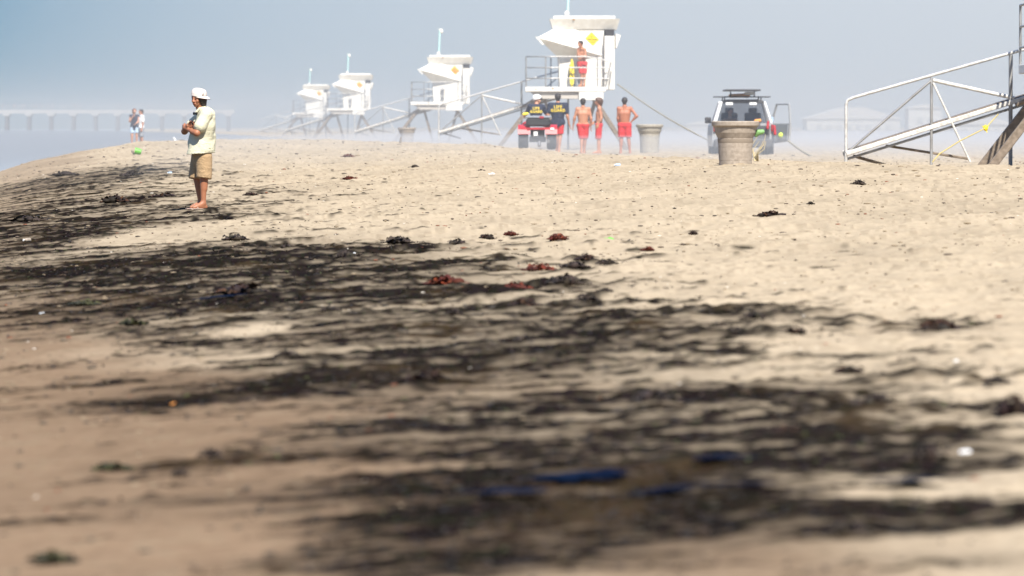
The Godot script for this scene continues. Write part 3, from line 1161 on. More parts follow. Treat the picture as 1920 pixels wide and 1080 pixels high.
	tube(st, [Vector3(-3.36, -2.3, rz), Vector3(-3.36, -0.78, rz), Vector3(-3.33, -0.69, rz), Vector3(-3.22, -0.64, rz), Vector3(-0.07, 0.25, rz), Vector3(1.7, 0.74, rz)], 0.031, 8)
	part("ramp_handrail", st, "pale pipe", t)
	for p in [[Vector3(-1.69, -0.25, rz), Vector3(-1.69, -2.4, rz), 0.028], [Vector3(-0.14, 0.2, rz), Vector3(-0.14, -2.5, rz), 0.04], [Vector3(-3.34, -1.72, rz), Vector3(-1.69, -0.30, rz), 0.025]]:
		st = begin()
		tube(st, [p[0], p[1]], p[2], 8)
		part("ramp_post", st, "galvanised pipe", t)
	st = begin()
	tube(st, [Vector3(-1.66, -0.3, rz), Vector3(-0.07, -0.65, rz)], 0.038, 8)
	part("ramp_brace", st, "white pipe", t)
	st = begin()
	tube(st, [Vector3(-1.66, -0.35, rz + 0.03), Vector3(-0.93, -1.9, rz + 0.03)], 0.022, 8)
	part("ramp_brace", st, "white pipe", t)
	st = begin()
	beam(st, Vector3(-2.55, -1.58, rz - 0.5), Vector3(-0.92, -1.84, rz - 0.3), 0.05, 0.05)
	part("ramp_brace", st, "weathered timber", t)
	st = begin()
	beam(st, Vector3(-3.2, -1.78, rz - 0.4), Vector3(-2.5, -1.98, rz - 0.4), 0.06, 0.06)
	part("ramp_brace", st, "weathered timber", t)
	return t

const TOWER_D := [108.0, 218.0, 332.0, 447.0, 553.0]

func towers() -> void:
	var main := tower_at("largest whole white tower with a man on its deck and a yellow diamond sign", at(985, 163, 218), "sign yellow")
	var labels := ["cropped tower at the right edge, only its white ramp, legs and deck corner showing", "", "second largest tower with orange diamond sign, left of the tower with the man", "small hazy tower with orange sign, third from the right of the whole towers", "smallest and haziest tower with the faintest orange sign, leftmost of all"]
	var corner := [[1938, 118], [], [770, 191], [612, 203], [548, 211]]
	for k in [0, 2, 3, 4]:
		var o: Node3D = main.duplicate()
		o.name = numbered("lifeguard_tower")
		add_child(o)
		o.position = at(corner[k][0], corner[k][1], TOWER_D[k])
		tag(o, labels[k])
		if k >= 2:
			for c in o.get_children():
				if c.name == "warning_sign":
					c.material_override = M["sign orange"]
	# dark rescue cans hung on the walls of two far towers
	for k in [2, 3]:
		var where: Vector3 = at(corner[k][0], corner[k][1], TOWER_D[k])
		var st := begin()
		tube(st, [Vector3(0, 0, 0), Vector3(0, 0.55, 0)], 0.09, 8)
		ball(st, Vector3(0, 0.62, 0), Vector3(0.12, 0.12, 0.1))
		var o := part("rescue_can", st, "grey metal")
		o.position = where + Vector3(1.85, 0.1, -0.85)
		tag(o, ["dark rescue can on the deck of the second largest tower", "dark rescue can on the deck of the small hazy tower"][k - 2], "rescue can")
	# things on the main deck
	var d: Vector3 = main.position
	var b := thing("rescue_board", "yellow rescue board standing on end against the tower wall", "rescue board", d + Vector3(1.79, 0, -0.62))
	var st := begin()
	var poly := []
	for k in 13:
		var q := k / 12.0
		poly.append(Vector2(0.085 * pow(sin(PI * (0.08 + 0.9 * q)), 0.55), 0.02 + q * 1.06))
	for k in 13:
		poly.append(Vector2(-poly[12 - k].x, poly[12 - k].y))
	prism(st, poly, -0.04, 0.04)
	part("board", st, "yellow float", b)
	st = begin()
	tube(st, [Vector3(0.05, 0.75, 0.05), Vector3(-0.05, 0.55, 0.06), Vector3(0.05, 0.35, 0.05)], 0.016, 6)
	part("strap", st, "navy cloth", b)
	st = begin()
	flesh(st, [[Vector3(0, 0.78, 0), Vector3(0, 0.4, 0), 0.07, 0.11], [Vector3(-0.04, 0.45, 0), Vector3(-0.06, 0.36, 0.02), 0.06, 0.05]], 0.03, 0.02)
	var o := part("wetsuit", st, "navy cloth")
	o.position = d + Vector3(1.76, 0.04, -0.82)
	tag(o, "dark navy wetsuit hanging behind the yellow rescue board", "wetsuit")
	st = begin()
	lathe(st, [Vector2(0, 0), Vector2(0.1, 0), Vector2(0.125, 0.34), Vector2(0.115, 0.34), Vector2(0.1, 0.05)], 14)
	o = part("bucket", st, "grey cloth")
	o.position = d + Vector3(2.02, 0.02, -0.75)
	tag(o, "grey bucket on the deck between yellow board and man", "bucket")

func ropes() -> void:
	var defs := [[at(1158, 158, 217), at(1338, 268, 190), 0.05, "rope", "thin tan rope sloping from the main tower down to the right"], [at(1478, 264, 172), at(1560, 304, 160), 0.06, "rope", "dull green rope sloping to the sand right of the grey car"]]
	for r in defs:
		var pts := []
		for k in 13:
			var q := k / 12.0
			pts.append(r[0].lerp(r[1], q) - Vector3(0, 0.12 * sin(PI * q), 0))
		var st := begin()
		tube(st, pts, r[2] * 0.5, 6)
		var o := part("guy_rope", st, r[3])
		tag(o, r[4], "rope")
	var t := thing("yellow_tape", "yellow tape strung low between the ramp posts at right", "tape")
	var st := begin()
	var a := at(1748, 304, 106)
	var b := at(1762, 288, 106)
	tube(st, [a, b, at(1800, 264, 107), at(1848, 240, 108), at(1872, 214, 108)], 0.013, 6)
	part("strip", st, "tape yellow", t)
	st = begin()
	ball(st, at(1848, 240, 108), Vector3(0.05, 0.06, 0.05))
	for e in [Vector3(0.07, 0.06, 0), Vector3(-0.07, 0.04, 0), Vector3(0.03, -0.09, 0.02)]:
		tube(st, [at(1848, 240, 108), at(1848, 240, 108) + e], 0.018, 5, 0.006)
	part("knot", st, "yellow float", t)

# ------------------------------------------------------------------ far things
func houses() -> void:
	var defs := [[1600, 262, 1150, 19.0, 4.2, 2.4, 6.0, "broad pale gabled house in the mist, left of the right ramp post"], [1735, 262, 1080, 6.5, 6.0, 0.7, 4.0, "narrow pale block house in the mist behind the ramp"], [1320, 262, 1220, 7.5, 3.2, 0.8, 5.0, "low pale house in the mist left of the grey car"], [1850, 264, 1020, 12.0, 2.9, 1.2, 5.0, "low pale house in the mist by the right tower leg"]]
	for d in defs:
		var p := at(d[0], d[1], d[2])
		var o := thing("beach_house", d[7], "house", Vector3(p.x, p.y - 1.0, p.z), 0.1, "pale houses in the mist behind the beach")
		var w: float = d[3]
		var h: float = d[4] + 1.0
		var st := begin()
		box(st, Vector3(0, h * 0.5, -d[6] * 0.5), Vector3(w, h, d[6]))
		part("wall", st, "house wall", o)
		st = begin()
		prism(st, [Vector2(-w * 0.54, h), Vector2(w * 0.54, h), Vector2(w * 0.1, h + d[5]), Vector2(-w * 0.1, h + d[5])], -d[6] - 0.3, 0.35)
		part("roof", st, "house roof", o)
		var n := int(w / 2.2)
		for k in n:
			st = begin()
			box(st, Vector3((k - (n - 1) * 0.5) * 2.0, h * 0.66, 0.02), Vector3(1.1, 1.1, 0.12))
			part("window", st, "house glass", o)

func pier() -> void:
	var D := 1500.0
	var y0 := at(0, 205, D).y
	var o := thing("pier", "long hazy pier on dark piles running out over the sea", "pier", Vector3(at(110, 205, D).x, y0, -D), 0.0)
	var x0 := at(-900, 205, D).x - o.position.x
	var x1 := at(440, 205, D).x - o.position.x
	var st := begin()
	box(st, Vector3((x0 + x1) * 0.5, -0.60, 0), Vector3(x1 - x0, 1.0, 6.0))
	part("deck", st, "pier concrete", o)
	st = begin()
	for y in [0.5, 1.0]:
		tube(st, [Vector3(x0, y, 2.9), Vector3(x1, y, 2.9)], 0.06, 4)
	part("railing", st, "pier concrete", o)
	var step := 41.5 / F * D
	var k := 0
	while x0 + k * step < x1:
		var px := (o.position.x + x0 + k * step) / D * F + 960.0
		if px > -40.0 and px < 520.0:
			st = begin()
			for z in [-2.3, 2.3]:
				tube(st, [Vector3(x0 + k * step, -1.4, z), Vector3(x0 + k * step, -7.5, z)], 0.42, 8)
			part("pile", st, "pier pile", o)
			st = begin()
			box(st, Vector3(x0 + k * step, -1.25, 0), Vector3(1.8, 1.0, 6.4))
			part("pile_cap", st, "pier concrete", o)
		k += 1
	# strollers on the pier, built once
	var proto: Node3D = null
	var spots := [6, 14, 25, 30, 40, 45, 62, 68, 77, 90, 99, 120, 141, 150, 222, 280]
	for i in spots.size():
		var p: Node3D
		if proto == null:
			p = thing("person", "distant stroller on the pier, too hazy to make out", "person", Vector3.ZERO, 0.0, "people strolling on the far pier")
			var j := stand(1.75)
			var sp := begin()
			flesh(sp, torso_bones(j, 0.03) + [[j.head, j.head, 0.1, 0.1], [j.hil, j.anl, 0.1, 0.06], [j.hir, j.anr, 0.1, 0.06], [j.shl, j.wrl, 0.06, 0.05], [j.shr, j.wrr, 0.06, 0.05]], 0.04, 0.06)
			part("body", sp, "far clothes", p)
			proto = p
		else:
			p = proto.duplicate()
			p.name = numbered("person")
			add_child(p)
		p.position = Vector3(at(spots[i], 205, D).x, y0 - 0.1, -D + 1.5 - (i % 3))
		p.rotation.y = i * 1.3

# ------------------------------------------------------------------ bins
func bins() -> void:
	var proto := thing("trash_bin", "stained brown concrete trash bin in front of the grey car", "trash bin", Vector3.ZERO, 0.0, "round concrete trash bins on the sand")
	var st := begin()
	lathe(st, [Vector2(0, -0.3), Vector2(0.30, -0.3), Vector2(0.295, 0.62), Vector2(0.31, 0.68), Vector2(0.37, 0.80), Vector2(0.375, 0.83), Vector2(0.39, 0.90), Vector2(0.43, 0.93), Vector2(0.435, 0.99), Vector2(0.42, 1.01), Vector2(0.36, 1.01), Vector2(0.33, 0.9), Vector2(0.30, 0.3), Vector2(0, 0.28)], 36)
	part("drum", st, "concrete", proto)
	st = begin()
	lathe(st, [Vector2(0.316, 0.615), Vector2(0.322, 0.64), Vector2(0.325, 0.685), Vector2(0.312, 0.69)], 36)
	part("band", st, "concrete stain", proto)
	var p := at(1379, 227, 103)
	proto.position = Vector3(p.x, p.y - 1.01, p.z)
	var defs := [[1218, 233, 180, "pale concrete trash bin standing right of the five lifeguards"], [763, 239, 268, "hazy dark trash bin under the second largest tower"]]
	for d in defs:
		var o: Node3D = proto.duplicate()
		o.name = numbered("trash_bin")
		add_child(o)
		p = at(d[0], d[1], d[2])
		o.position = Vector3(p.x, p.y - 1.01, p.z)
		tag(o, d[3])
		if d[0] == 1218:
			o.get_node("drum").material_override = M["pale concrete"]
			o.get_node("band").material_override = M["pale concrete"]
	# green bag and dry stalk by the front bin
	st = begin()
	flesh(st, [[Vector3(-0.03, 0, 0), Vector3(0.05, 0.02, 0), 0.05, 0.045], [Vector3(-0.06, -0.05, 0), Vector3(-0.02, 0.02, 0.02), 0.03, 0.04]], 0.02, 0.012)
	var g := part("plastic_bag", st, "bag green")
	g.position = at(1424, 249, 103)
	tag(g, "crumpled green bag caught on the brown trash bin's right rim", "bag")
	var stalk := thing("dry_stalk", "bleached dry beach plant leaning beside the brown bin", "plant", at(1418, 302, 103.5))
	for k in 9:
		st = begin()
		var a := rng.randf_range(-0.12, 0.12)
		var h := rng.randf_range(0.22, 0.56)
		tube(st, [Vector3(a * 0.3, 0, 0), Vector3(a * 0.4 - 0.02, h * 0.35, a), Vector3(a + 0.02, h * 0.6, a), Vector3(a * 0.6 + 0.1, h, a)], 0.012, 5, 0.004)
		part("stem", st, "straw", stalk)

# ------------------------------------------------------------------ vehicles
# local axes: x to the right, y up, z towards the viewer; the tail is at z = 0
func offroader() -> void:
	var D := 172.0
	var gy := at(1390, 301, D).y
	var p := at(1394, 300, D)
	var o := thing("off_road_car", "grey and white off-road car seen from behind with right door open and loaded roof rack", "car", Vector3(p.x, gy, p.z))
	var st := begin()
	prism(st, [Vector2(-0.93, 0.42), Vector2(0.93, 0.42), Vector2(0.945, 0.75), Vector2(0.92, 1.06), Vector2(0.88, 1.13), Vector2(-0.88, 1.13), Vector2(-0.92, 1.06), Vector2(-0.945, 0.75)], -4.4, -0.05)
	part("body", st, "car grey", o)
	st = begin()
	prism(st, [Vector2(-0.78, 0.5), Vector2(0.78, 0.5), Vector2(0.80, 1.05), Vector2(-0.80, 1.05)], -0.047, 0.01)
	part("tailgate", st, "car trim", o)
	st = begin()
	box(st, Vector3(0, 0.52, 0.06), Vector3(1.8, 0.26, 0.2), Basis.IDENTITY, 0.05)
	part("bumper", st, "car trim", o)
	st = begin()
	box(st, Vector3(0, 0.80, 0.02), Vector3(0.42, 0.13, 0.02))
	part("number_plate", st, "plate white", o)
	# greenhouse: roof, pillars, panes
	st = begin()
	prism(st, [Vector2(-0.66, 1.74), Vector2(0.66, 1.74), Vector2(0.60, 1.815), Vector2(0.45, 1.85), Vector2(-0.45, 1.85), Vector2(-0.60, 1.815)], -2.5, -0.35)
	part("roof", st, "car trim", o)
	for s in [-1.0, 1.0]:
		for z in [[-0.08, -0.36], [-1.45, -1.4], [-3.2, -2.45]]:
			st = begin()
			beam(st, Vector3(s * 0.85, 1.12, z[0]), Vector3(s * 0.65, 1.78, z[1]), 0.055, 0.06)
			part("pillar", st, "car white", o)
		st = begin()
		quad(st, Vector3(s * 0.84, 1.13, -0.2), Vector3(s * 0.84, 1.13, -3.1), Vector3(s * 0.66, 1.75, -2.45), Vector3(s * 0.66, 1.75, -0.42), Vector3(s, 0.2, 0))
		part("side_window", st, "tinted glass", o)
	st = begin()
	quad(st, Vector3(-0.80, 1.13, -0.10), Vector3(0.80, 1.13, -0.10), Vector3(0.62, 1.75, -0.36), Vector3(-0.62, 1.75, -0.36), Vector3.BACK)
	part("rear_window", st, "tinted glass", o)
	st = begin()
	quad(st, Vector3(-0.80, 1.13, -3.2), Vector3(0.80, 1.13, -3.2), Vector3(0.62, 1.75, -2.47), Vector3(-0.62, 1.75, -2.47), Vector3.FORWARD)
	part("windscreen", st, "tinted glass", o)
	for s in [-0.42, 0.3]:
		st = begin()
		box(st, Vector3(s, 1.715, -0.30), Vector3(0.22, 0.08, 0.05), Basis.IDENTITY, 0.02)
		part("roof_lamp", st, "plate white", o)
	for s in [-0.36, 0.36]:
		st = begin()
		box(st, Vector3(s, 1.2, -1.95), Vector3(0.5, 0.5, 0.18), Basis.IDENTITY, 0.05)
		box(st, Vector3(s, 1.52, -1.95), Vector3(0.26, 0.16, 0.12), Basis.IDENTITY, 0.04)
		part("seat", st, "car trim", o)
	for s in [-0.87, 0.87]:
		st = begin()
		box(st, Vector3(s, 0.98, -0.02), Vector3(0.07, 0.22, 0.08), Basis.IDENTITY, 0.02)
		part("tail_light", st, "tail red", o)
	for w in [[-0.80, -0.75], [0.80, -0.75], [-0.80, -3.45], [0.80, -3.45]]:
		st = begin()
		var tf := Transform3D(Basis(Vector3.BACK, PI / 2), Vector3(w[0], 0.37, w[1]))
		lathe(st, [Vector2(0.2, -0.13), Vector2(0.33, -0.13), Vector2(0.375, -0.08), Vector2(0.375, 0.08), Vector2(0.33, 0.13), Vector2(0.2, 0.13)], 24, tf)
		var ty := part("tyre", st, "rubber", o)
		st = begin()
		lathe(st, [Vector2(0.0, -0.09), Vector2(0.2, -0.11), Vector2(0.2, 0.11), Vector2(0.0, 0.09)], 18, tf)
		part("rim", st, "grey metal", ty)
	st = begin()
	box(st, Vector3(-0.98, 1.22, -2.75), Vector3(0.19, 0.19, 0.1), Basis.IDENTITY, 0.04)
	box(st, Vector3(-0.93, 1.16, -2.78), Vector3(0.12, 0.05, 0.05))
	part("wing_mirror", st, "car trim", o)
	# the open right door
	var door := Node3D.new()
	door.name = "door"
	o.add_child(door)
	door.position = Vector3(0.93, 0.5, -2.5)
	door.rotation.y = deg_to_rad(-66.0)
	# in the door's own axes x runs from the hinge outwards (towards -z when shut)
	var shell := begin()
	prism(shell, [Vector2(0.0, 0.0), Vector2(1.02, 0.08), Vector2(1.08, 0.62), Vector2(0.0, 0.62)], -0.035, 0.03)
	for e in [[Vector3(0.05, 0.6, 0), Vector3(0.34, 1.22, 0)], [Vector3(0.32, 1.21, 0), Vector3(1.0, 1.21, 0)], [Vector3(1.0, 1.22, 0), Vector3(1.06, 0.6, 0)]]:
		beam(shell, e[0], e[1], 0.06, 0.055)
	door.rotation.y = deg_to_rad(-58.0)
	part("door_shell", shell, "car grey", door)
	shell = begin()
	prism(shell, [Vector2(0.04, 0.05), Vector2(0.96, 0.12), Vector2(1.01, 0.58), Vector2(0.04, 0.60)], 0.032, 0.06)
	part("door_lining", shell, "grey cloth", door)
	shell = begin()
	box(shell, Vector3(0.18, 0.74, 0.1), Vector3(0.17, 0.15, 0.07), Basis.IDENTITY, 0.03)
	part("door_mirror", shell, "blue plastic", door)
	# rack and load
	for s in [-0.55, 0.55]:
		st = begin()
		tube(st, [Vector3(s, 1.83, -0.5), Vector3(s, 1.93, -0.6), Vector3(s, 1.93, -2.3), Vector3(s, 1.83, -2.4)], 0.02, 6)
		part("rack_rail", st, "black plastic", o)
	for z in [-0.7, -1.4, -2.1]:
		st = begin()
		tube(st, [Vector3(-0.85, 1.93, z), Vector3(0.85, 1.93, z)], 0.018, 6)
		part("rack_bar", st, "black plastic", o)
	var cargo := thing("rescue_board", "long dark rescue board carried flat on the grey car's rack", "rescue board", o.position + Vector3(0.0, 2.1, -1.5))
	st = begin()
	box(st, Vector3(0, 0.03, 0), Vector3(1.05, 0.05, 2.9), Basis.IDENTITY, 0.025)
	part("board", st, "car trim", cargo)
	for s in [-0.36, 0.36]:
		st = begin()
		tube(st, [Vector3(s, -0.17, 0.7), Vector3(s, 0.02, 0.7)], 0.02, 6)
		part("stand", st, "black plastic", cargo)
	var bag := begin()
	flesh(bag, [[Vector3(-0.25, 0, 0), Vector3(0.3, 0.02, 0), 0.06, 0.065], [Vector3(0, 0, 0.1), Vector3(0.3, 0, 0.1), 0.05, 0.06]], 0.03, 0.025)
	var bo := part("duffel_bag", bag, "orange cloth")
	bo.position = o.position + Vector3(-0.12, 1.955, -0.9)
	tag(bo, "orange bag strapped on the grey car's roof rack", "bag")
	st = begin()
	flesh(st, [[Vector3(-0.1, 0, 0), Vector3(0.14, 0, 0), 0.05, 0.05]], 0.02, 0.02)
	bo = part("white_bundle", st, "white cloth")
	bo.position = o.position + Vector3(0.2, 2.03, -0.75)
	tag(bo, "white bundle on the grey car's rack under the dark board", "bundle")
	# gear hung on the tail
	var gear := [["rescue_buoy", "red rescue buoy hanging at the grey car's right rear pillar", "red plastic", Vector3(0.72, 0.98, 0.12), Vector3(0.74, 1.17, 0.1), 0.045], ["rescue_buoy", "second red rescue buoy nearer the open car door", "red plastic", Vector3(0.95, 0.8, 0.14), Vector3(0.93, 1.04, 0.1), 0.045]]
	for q in gear:
		st = begin()
		flesh(st, [[q[3], q[4], q[5], q[5] * 0.85]], 0.02, 0.02)
		var b := part(q[0], st, q[2])
		b.position = o.position
		tag(b, q[1], "rescue buoy", "red rescue buoys on the grey car")
	st = begin()
	ball(st, Vector3.ZERO, Vector3(0.085, 0.085, 0.085))
	bo = part("float_ball", st, "lime float")
	bo.position = o.position + Vector3(1.22, 0.76, -1.9)
	tag(bo, "lime yellow float by the open door of the grey car", "float")
	st = begin()
	flesh(st, [[Vector3(-0.06, 0, 0), Vector3(0.07, 0.01, 0), 0.045, 0.05]], 0.02, 0.02)
	bo = part("orange_cloth", st, "orange cloth")
	bo.position = o.position + Vector3(0.42, 1.2, 0.06)
	tag(bo, "orange cloth lying under the grey car's rear window", "cloth")
	# someone inside
	var j := turned(stand(1.72), PI)
	j.pelvis.y = 0.6
	var who := thing("person", "person sitting inside the grey car, seen through its rear window", "person", o.position + Vector3(-0.34, -0.12, -1.6))
	st = begin()
	flesh(st, [[Vector3(0, 0.75, 0), Vector3(0, 1.25, 0), 0.14, 0.15], [Vector3(-0.16, 1.33, 0), Vector3(0.16, 1.33, 0), 0.07, 0.07], [Vector3(0, 1.35, 0), Vector3(0, 1.5, 0), 0.06, 0.055], [Vector3(0.2, 1.3, 0), Vector3(0.3, 1.1, 0.1), 0.05, 0.04], [Vector3(-0.2, 1.3, 0), Vector3(-0.25, 1.05, 0.15), 0.05, 0.04]], 0.03, 0.022)
	flesh(st, head_bones(Vector3(0, 1.6, 0), Vector3(0.3, 0, 0.95), 1.0), 0.014, 0.01)
	part("body", st, "tan skin", who)
	hair_cap(who, {"s": 1.0, "face": Vector3(0.3, 0, 0.95), "head": Vector3(0, 1.6, 0)}, "dark hair")

func quad_bike() -> void:
	var D := 172.0
	var p := at(1008, 280, D)
	var o := thing("quad_bike", "red and black quad bike seen from behind under the tower", "quad bike", p)
	var st: SurfaceTool
	for w in [[-0.42, 0.0, 0.28], [0.42, 0.0, 0.28], [-0.44, -1.25, 0.29], [0.44, -1.25, 0.29]]:
		st = begin()
		var tf := Transform3D(Basis(Vector3.BACK, PI / 2), Vector3(w[0], w[2], w[1]))
		lathe(st, [Vector2(0.13, -0.14), Vector2(0.24, -0.14), Vector2(0.285, -0.10), Vector2(0.29, 0.0), Vector2(0.285, 0.10), Vector2(0.24, 0.14), Vector2(0.13, 0.14)], 20, tf)
		var ty := part("tyre", st, "rubber", o)
		st = begin()
		lathe(st, [Vector2(0.0, -0.08), Vector2(0.13, -0.11), Vector2(0.13, 0.11), Vector2(0.0, 0.08)], 14, tf)
		part("rim", st, "grey metal", ty)
	for s in [-1.0, 1.0]:
		st = begin()
		var arc := []
		for k in 7:
			var a := deg_to_rad(20.0 + k * 24.0)
			arc.append(Vector2(cos(a) * 0.4, 0.30 + sin(a) * 0.40))
		for k in 7:
			var a := deg_to_rad(164.0 - k * 24.0)
			arc.append(Vector2(cos(a) * 0.36, 0.30 + sin(a) * 0.36))
		var tmp := begin()
		prism(tmp, arc, 0.0, 0.36)
		var me := tmp.commit()
		st.append_from(me, 0, Transform3D(Basis(Vector3.UP, PI / 2), Vector3(s * 0.41 - 0.18, 0.05, 0.0)))
		part("fender", st, "red plastic", o)
	st = begin()
	box(st, Vector3(0, 0.62, 0.18), Vector3(1.05, 0.07, 0.26), Basis.IDENTITY, 0.04)
	part("rear_panel", st, "red plastic", o)
	st = begin()
	box(st, Vector3(0, 0.48, -0.6), Vector3(0.42, 0.36, 1.7), Basis.IDENTITY, 0.06)
	box(st, Vector3(0, 0.30, 0.1), Vector3(0.5, 0.16, 0.2))
	part("frame", st, "black plastic", o)
	st = begin()
	box(st, Vector3(0.02, 0.82, 0.1), Vector3(0.74, 0.26, 0.5), Basis.IDENTITY, 0.07)
	part("cargo_box", st, "black plastic", o)
	st = begin()
	box(st, Vector3(0.02, 0.98, 0.1), Vector3(0.78, 0.07, 0.52), Basis.IDENTITY, 0.03)
	part("box_lid", st, "grey cloth", o)
	st = begin()
	box(st, Vector3(0.12, 0.965, 0.365), Vector3(0.13, 0.07, 0.02))
	part("reflector", st, "tail red", o)
	for s in [-0.26, 0.1, 0.44]:
		st = begin()
		box(st, Vector3(s, 0.62, 0.335), Vector3(0.12, 0.065, 0.02))
		part("tail_light", st, "plate white" if s > 0.3 else "tail red", o)
	st = begin()
	box(st, Vector3(-0.06, 0.47, 0.27), Vector3(0.12, 0.13, 0.02))
	part("number_plate", st, "plate white", o)
	st = begin()
	tube(st, [Vector3(0.05, 0.22, 0.2), Vector3(0.05, 0.10, 0.3)], 0.05, 8)
	part("tow_hitch", st, "grey metal", o)
	st = begin()
	tube(st, [Vector3(0.32, 0.28, 0.2), Vector3(0.32, 0.24, 0.36)], 0.05, 8)
	part("exhaust", st, "grey metal", o)
	st = begin()
	tube(st, [Vector3(-0.4, 1.0, -1.05), Vector3(0, 0.98, -1.2), Vector3(0.4, 1.0, -1.05)], 0.018, 6)
	part("handlebar", st, "black plastic", o)
	st = begin()
	flesh(st, [[Vector3(-0.05, 0, 0), Vector3(0.06, 0.02, 0), 0.045, 0.04]], 0.02, 0.015)
	var f := part("rescue_can", st, "yellow float")
	f.position = p + Vector3(-0.37, 1.06, 0.0)
	tag(f, "yellow rescue can strapped left on the quad bike", "rescue can")

# ------------------------------------------------------------------ the lifeguards
func lifeguards() -> void:
	var D := 175.0
	# rider on the quad bike
	var base := at(1006, 280, 172)
	var r := thing("person", "lifeguard in white helmet and navy shirt seated on the quad bike", "person", base + Vector3(0, 0, -0.45))
	var j := stand(1.78)
	j.pelvis = Vector3(-0.02, 0.86, 0.1)
	j.chest = Vector3(-0.01, 1.17, 0.05)
	j.neck = Vector3(0.0, 1.36, 0.02)
	j.head = Vector3(0.02, 1.50, 0.0)
	j.shl = Vector3(-0.19, 1.31, 0.03)
	j.shr = Vector3(0.19, 1.29, 0.03)
	j.ell = Vector3(-0.30, 1.08, -0.12)
	j.elr = Vector3(0.30, 1.06, -0.12)
	j.wrl = Vector3(-0.34, 1.02, -0.42)
	j.wrr = Vector3(0.34, 1.02, -0.42)
	j.hil = Vector3(-0.12, 0.82, 0.08)
	j.hir = Vector3(0.12, 0.82, 0.08)
	j.knl = Vector3(-0.34, 0.74, -0.34)
	j.knr = Vector3(0.34, 0.74, -0.34)
	j.anl = Vector3(-0.33, 0.36, -0.3)
	j.anr = Vector3(0.33, 0.36, -0.3)
	j.tol = Vector3(-0.33, 0.32, -0.5)
	j.tor = Vector3(0.33, 0.32, -0.5)
	j.face = Vector3(0.82, -0.15, 0.3).normalized()
	body(r, j, "fair skin", 0.02, {"curl": 0.9})
	var sh := tee(r, j, "navy cloth", 0.8, 0.02)
	lettering(sh, "lettering", "LIFE", 0.11, "yellow print", Vector3(-0.01, 1.24, 0.212), Vector3(-0.1, 0, 0))
	lettering(sh, "lettering", "GUARD", 0.11, "yellow print", Vector3(-0.01, 1.14, 0.222), Vector3(-0.1, 0, 0))
	shorts(r, j, "red cloth", 0.92, 0.6, 0.02)
	var st := begin()
	flesh(st, [[j.head + Vector3(-0.03, 0.05, 0), j.head + Vector3(0.02, 0.05, 0.01), 0.115, 0.11]], 0.02, 0.012, [[Vector3(0.25, -0.97, 0).normalized(), Vector3(0.25, -0.97, 0).normalized().dot(j.head + Vector3(0.02, 0.015, 0))]])
	var hm := part("helmet", st, "white helmet", r)
	st = begin()
	flesh(st, [[j.head + Vector3(0.09, 0.045, 0.02), j.head + Vector3(0.14, 0.03, 0.05), 0.05, 0.03]], 0.02, 0.01)
	part("visor", st, "black plastic", hm)
	face_marks(r, j, "dark hair")

	# navy shirt, back to us
	base = at(1046, 287, D)
	var a := thing("person", "lifeguard in navy shirt and red shorts standing right of the quad bike", "person", base)
	j = stand(1.84)
	j.shl += Vector3(-0.03, 0, 0)
	j.shr += Vector3(0.03, 0, 0)
	j.ell = Vector3(-0.30, 1.16, 0.03)
	j.wrl = Vector3(-0.31, 0.92, -0.08)
	j.elr = Vector3(0.29, 1.14, 0.04)
	j.wrr = Vector3(0.345, 0.9, -0.02)
	j.knl = Vector3(-0.06, 0.5, -0.04)
	j.anl = Vector3(-0.03, 0.09, -0.12)
	j.tol = Vector3(-0.05, 0.03, -0.3)
	j.knr = Vector3(0.07, 0.51, 0.0)
	j.anr = Vector3(0.03, 0.09, 0.05)
	j.tor = Vector3(0.06, 0.03, -0.12)
	body(a, j, "tan skin", 0.02)
	sh = tee(a, j, "navy cloth", 0.82, 0.02, 0.034, 0.62)
	lettering(sh, "lettering", "LIFE", 0.13, "yellow print", Vector3(0.0, 1.42, 0.148))
	lettering(sh, "lettering", "GUARD", 0.13, "yellow print", Vector3(0.0, 1.31, 0.166))
	shorts(a, j, "red cloth", 0.92, 0.58, 0.02, 0.014)
	hair_cap(a, j, "dark hair", 0.016)
	face_marks(a, j, "dark hair")

	# bare back, arms hanging out
	base = at(1093, 289, D)
	a = thing("person", "bare-backed lifeguard with both arms held out, second from right of the tower pole", "person", base)
	tag(a, "bare-backed lifeguard in red shorts with arms hanging, just left of the side-on one")
	j = stand(1.73)
	j.ell = Vector3(-0.255, 1.12, 0.0)
	j.wrl = Vector3(-0.30, 0.88, -0.06)
	j.elr = Vector3(0.25, 1.1, 0.03)
	j.wrr = Vector3(0.24, 0.86, -0.04)
	j.knl = Vector3(-0.04, 0.49, 0.0)
	j.anl = Vector3(-0.05, 0.085, 0.08)
	j.tol = Vector3(-0.08, 0.03, -0.08)
	j.knr = Vector3(0.07, 0.49, -0.06)
	j.anr = Vector3(0.04, 0.085, -0.1)
	j.tor = Vector3(0.08, 0.03, -0.26)
	body(a, j, "tan skin", 0.02)
	shorts(a, j, "red cloth", 0.93, 0.47, 0.02)
	hair_cap(a, j, "dark hair", 0.014)
	face_marks(a, j, "dark hair")

	# side on, facing left
	base = at(1123, 289, D)
	a = thing("person", "bare-chested lifeguard with curly brown hair turned sideways to the left", "person", base)
	j = turned(stand(1.73), PI / 2)
	j.elr = Vector3(0.06, 1.1, -0.22)
	j.wrr = Vector3(-0.10, 1.0, -0.15)
	j.ell = Vector3(0.07, 1.11, 0.2)
	j.wrl = Vector3(-0.02, 0.92, 0.2)
	j.anl = Vector3(-0.02, 0.085, 0.11)
	j.tol = Vector3(-0.2, 0.03, 0.13)
	body(a, j, "pink skin", 0.02)
	shorts(a, j, "red cloth", 0.95, 0.46, 0.02)
	hair_cap(a, j, "brown hair", 0.03, 0.03)
	face_marks(a, j, "brown hair")

	# right-hand man with one hand on the hip
	base = at(1171, 291, D)
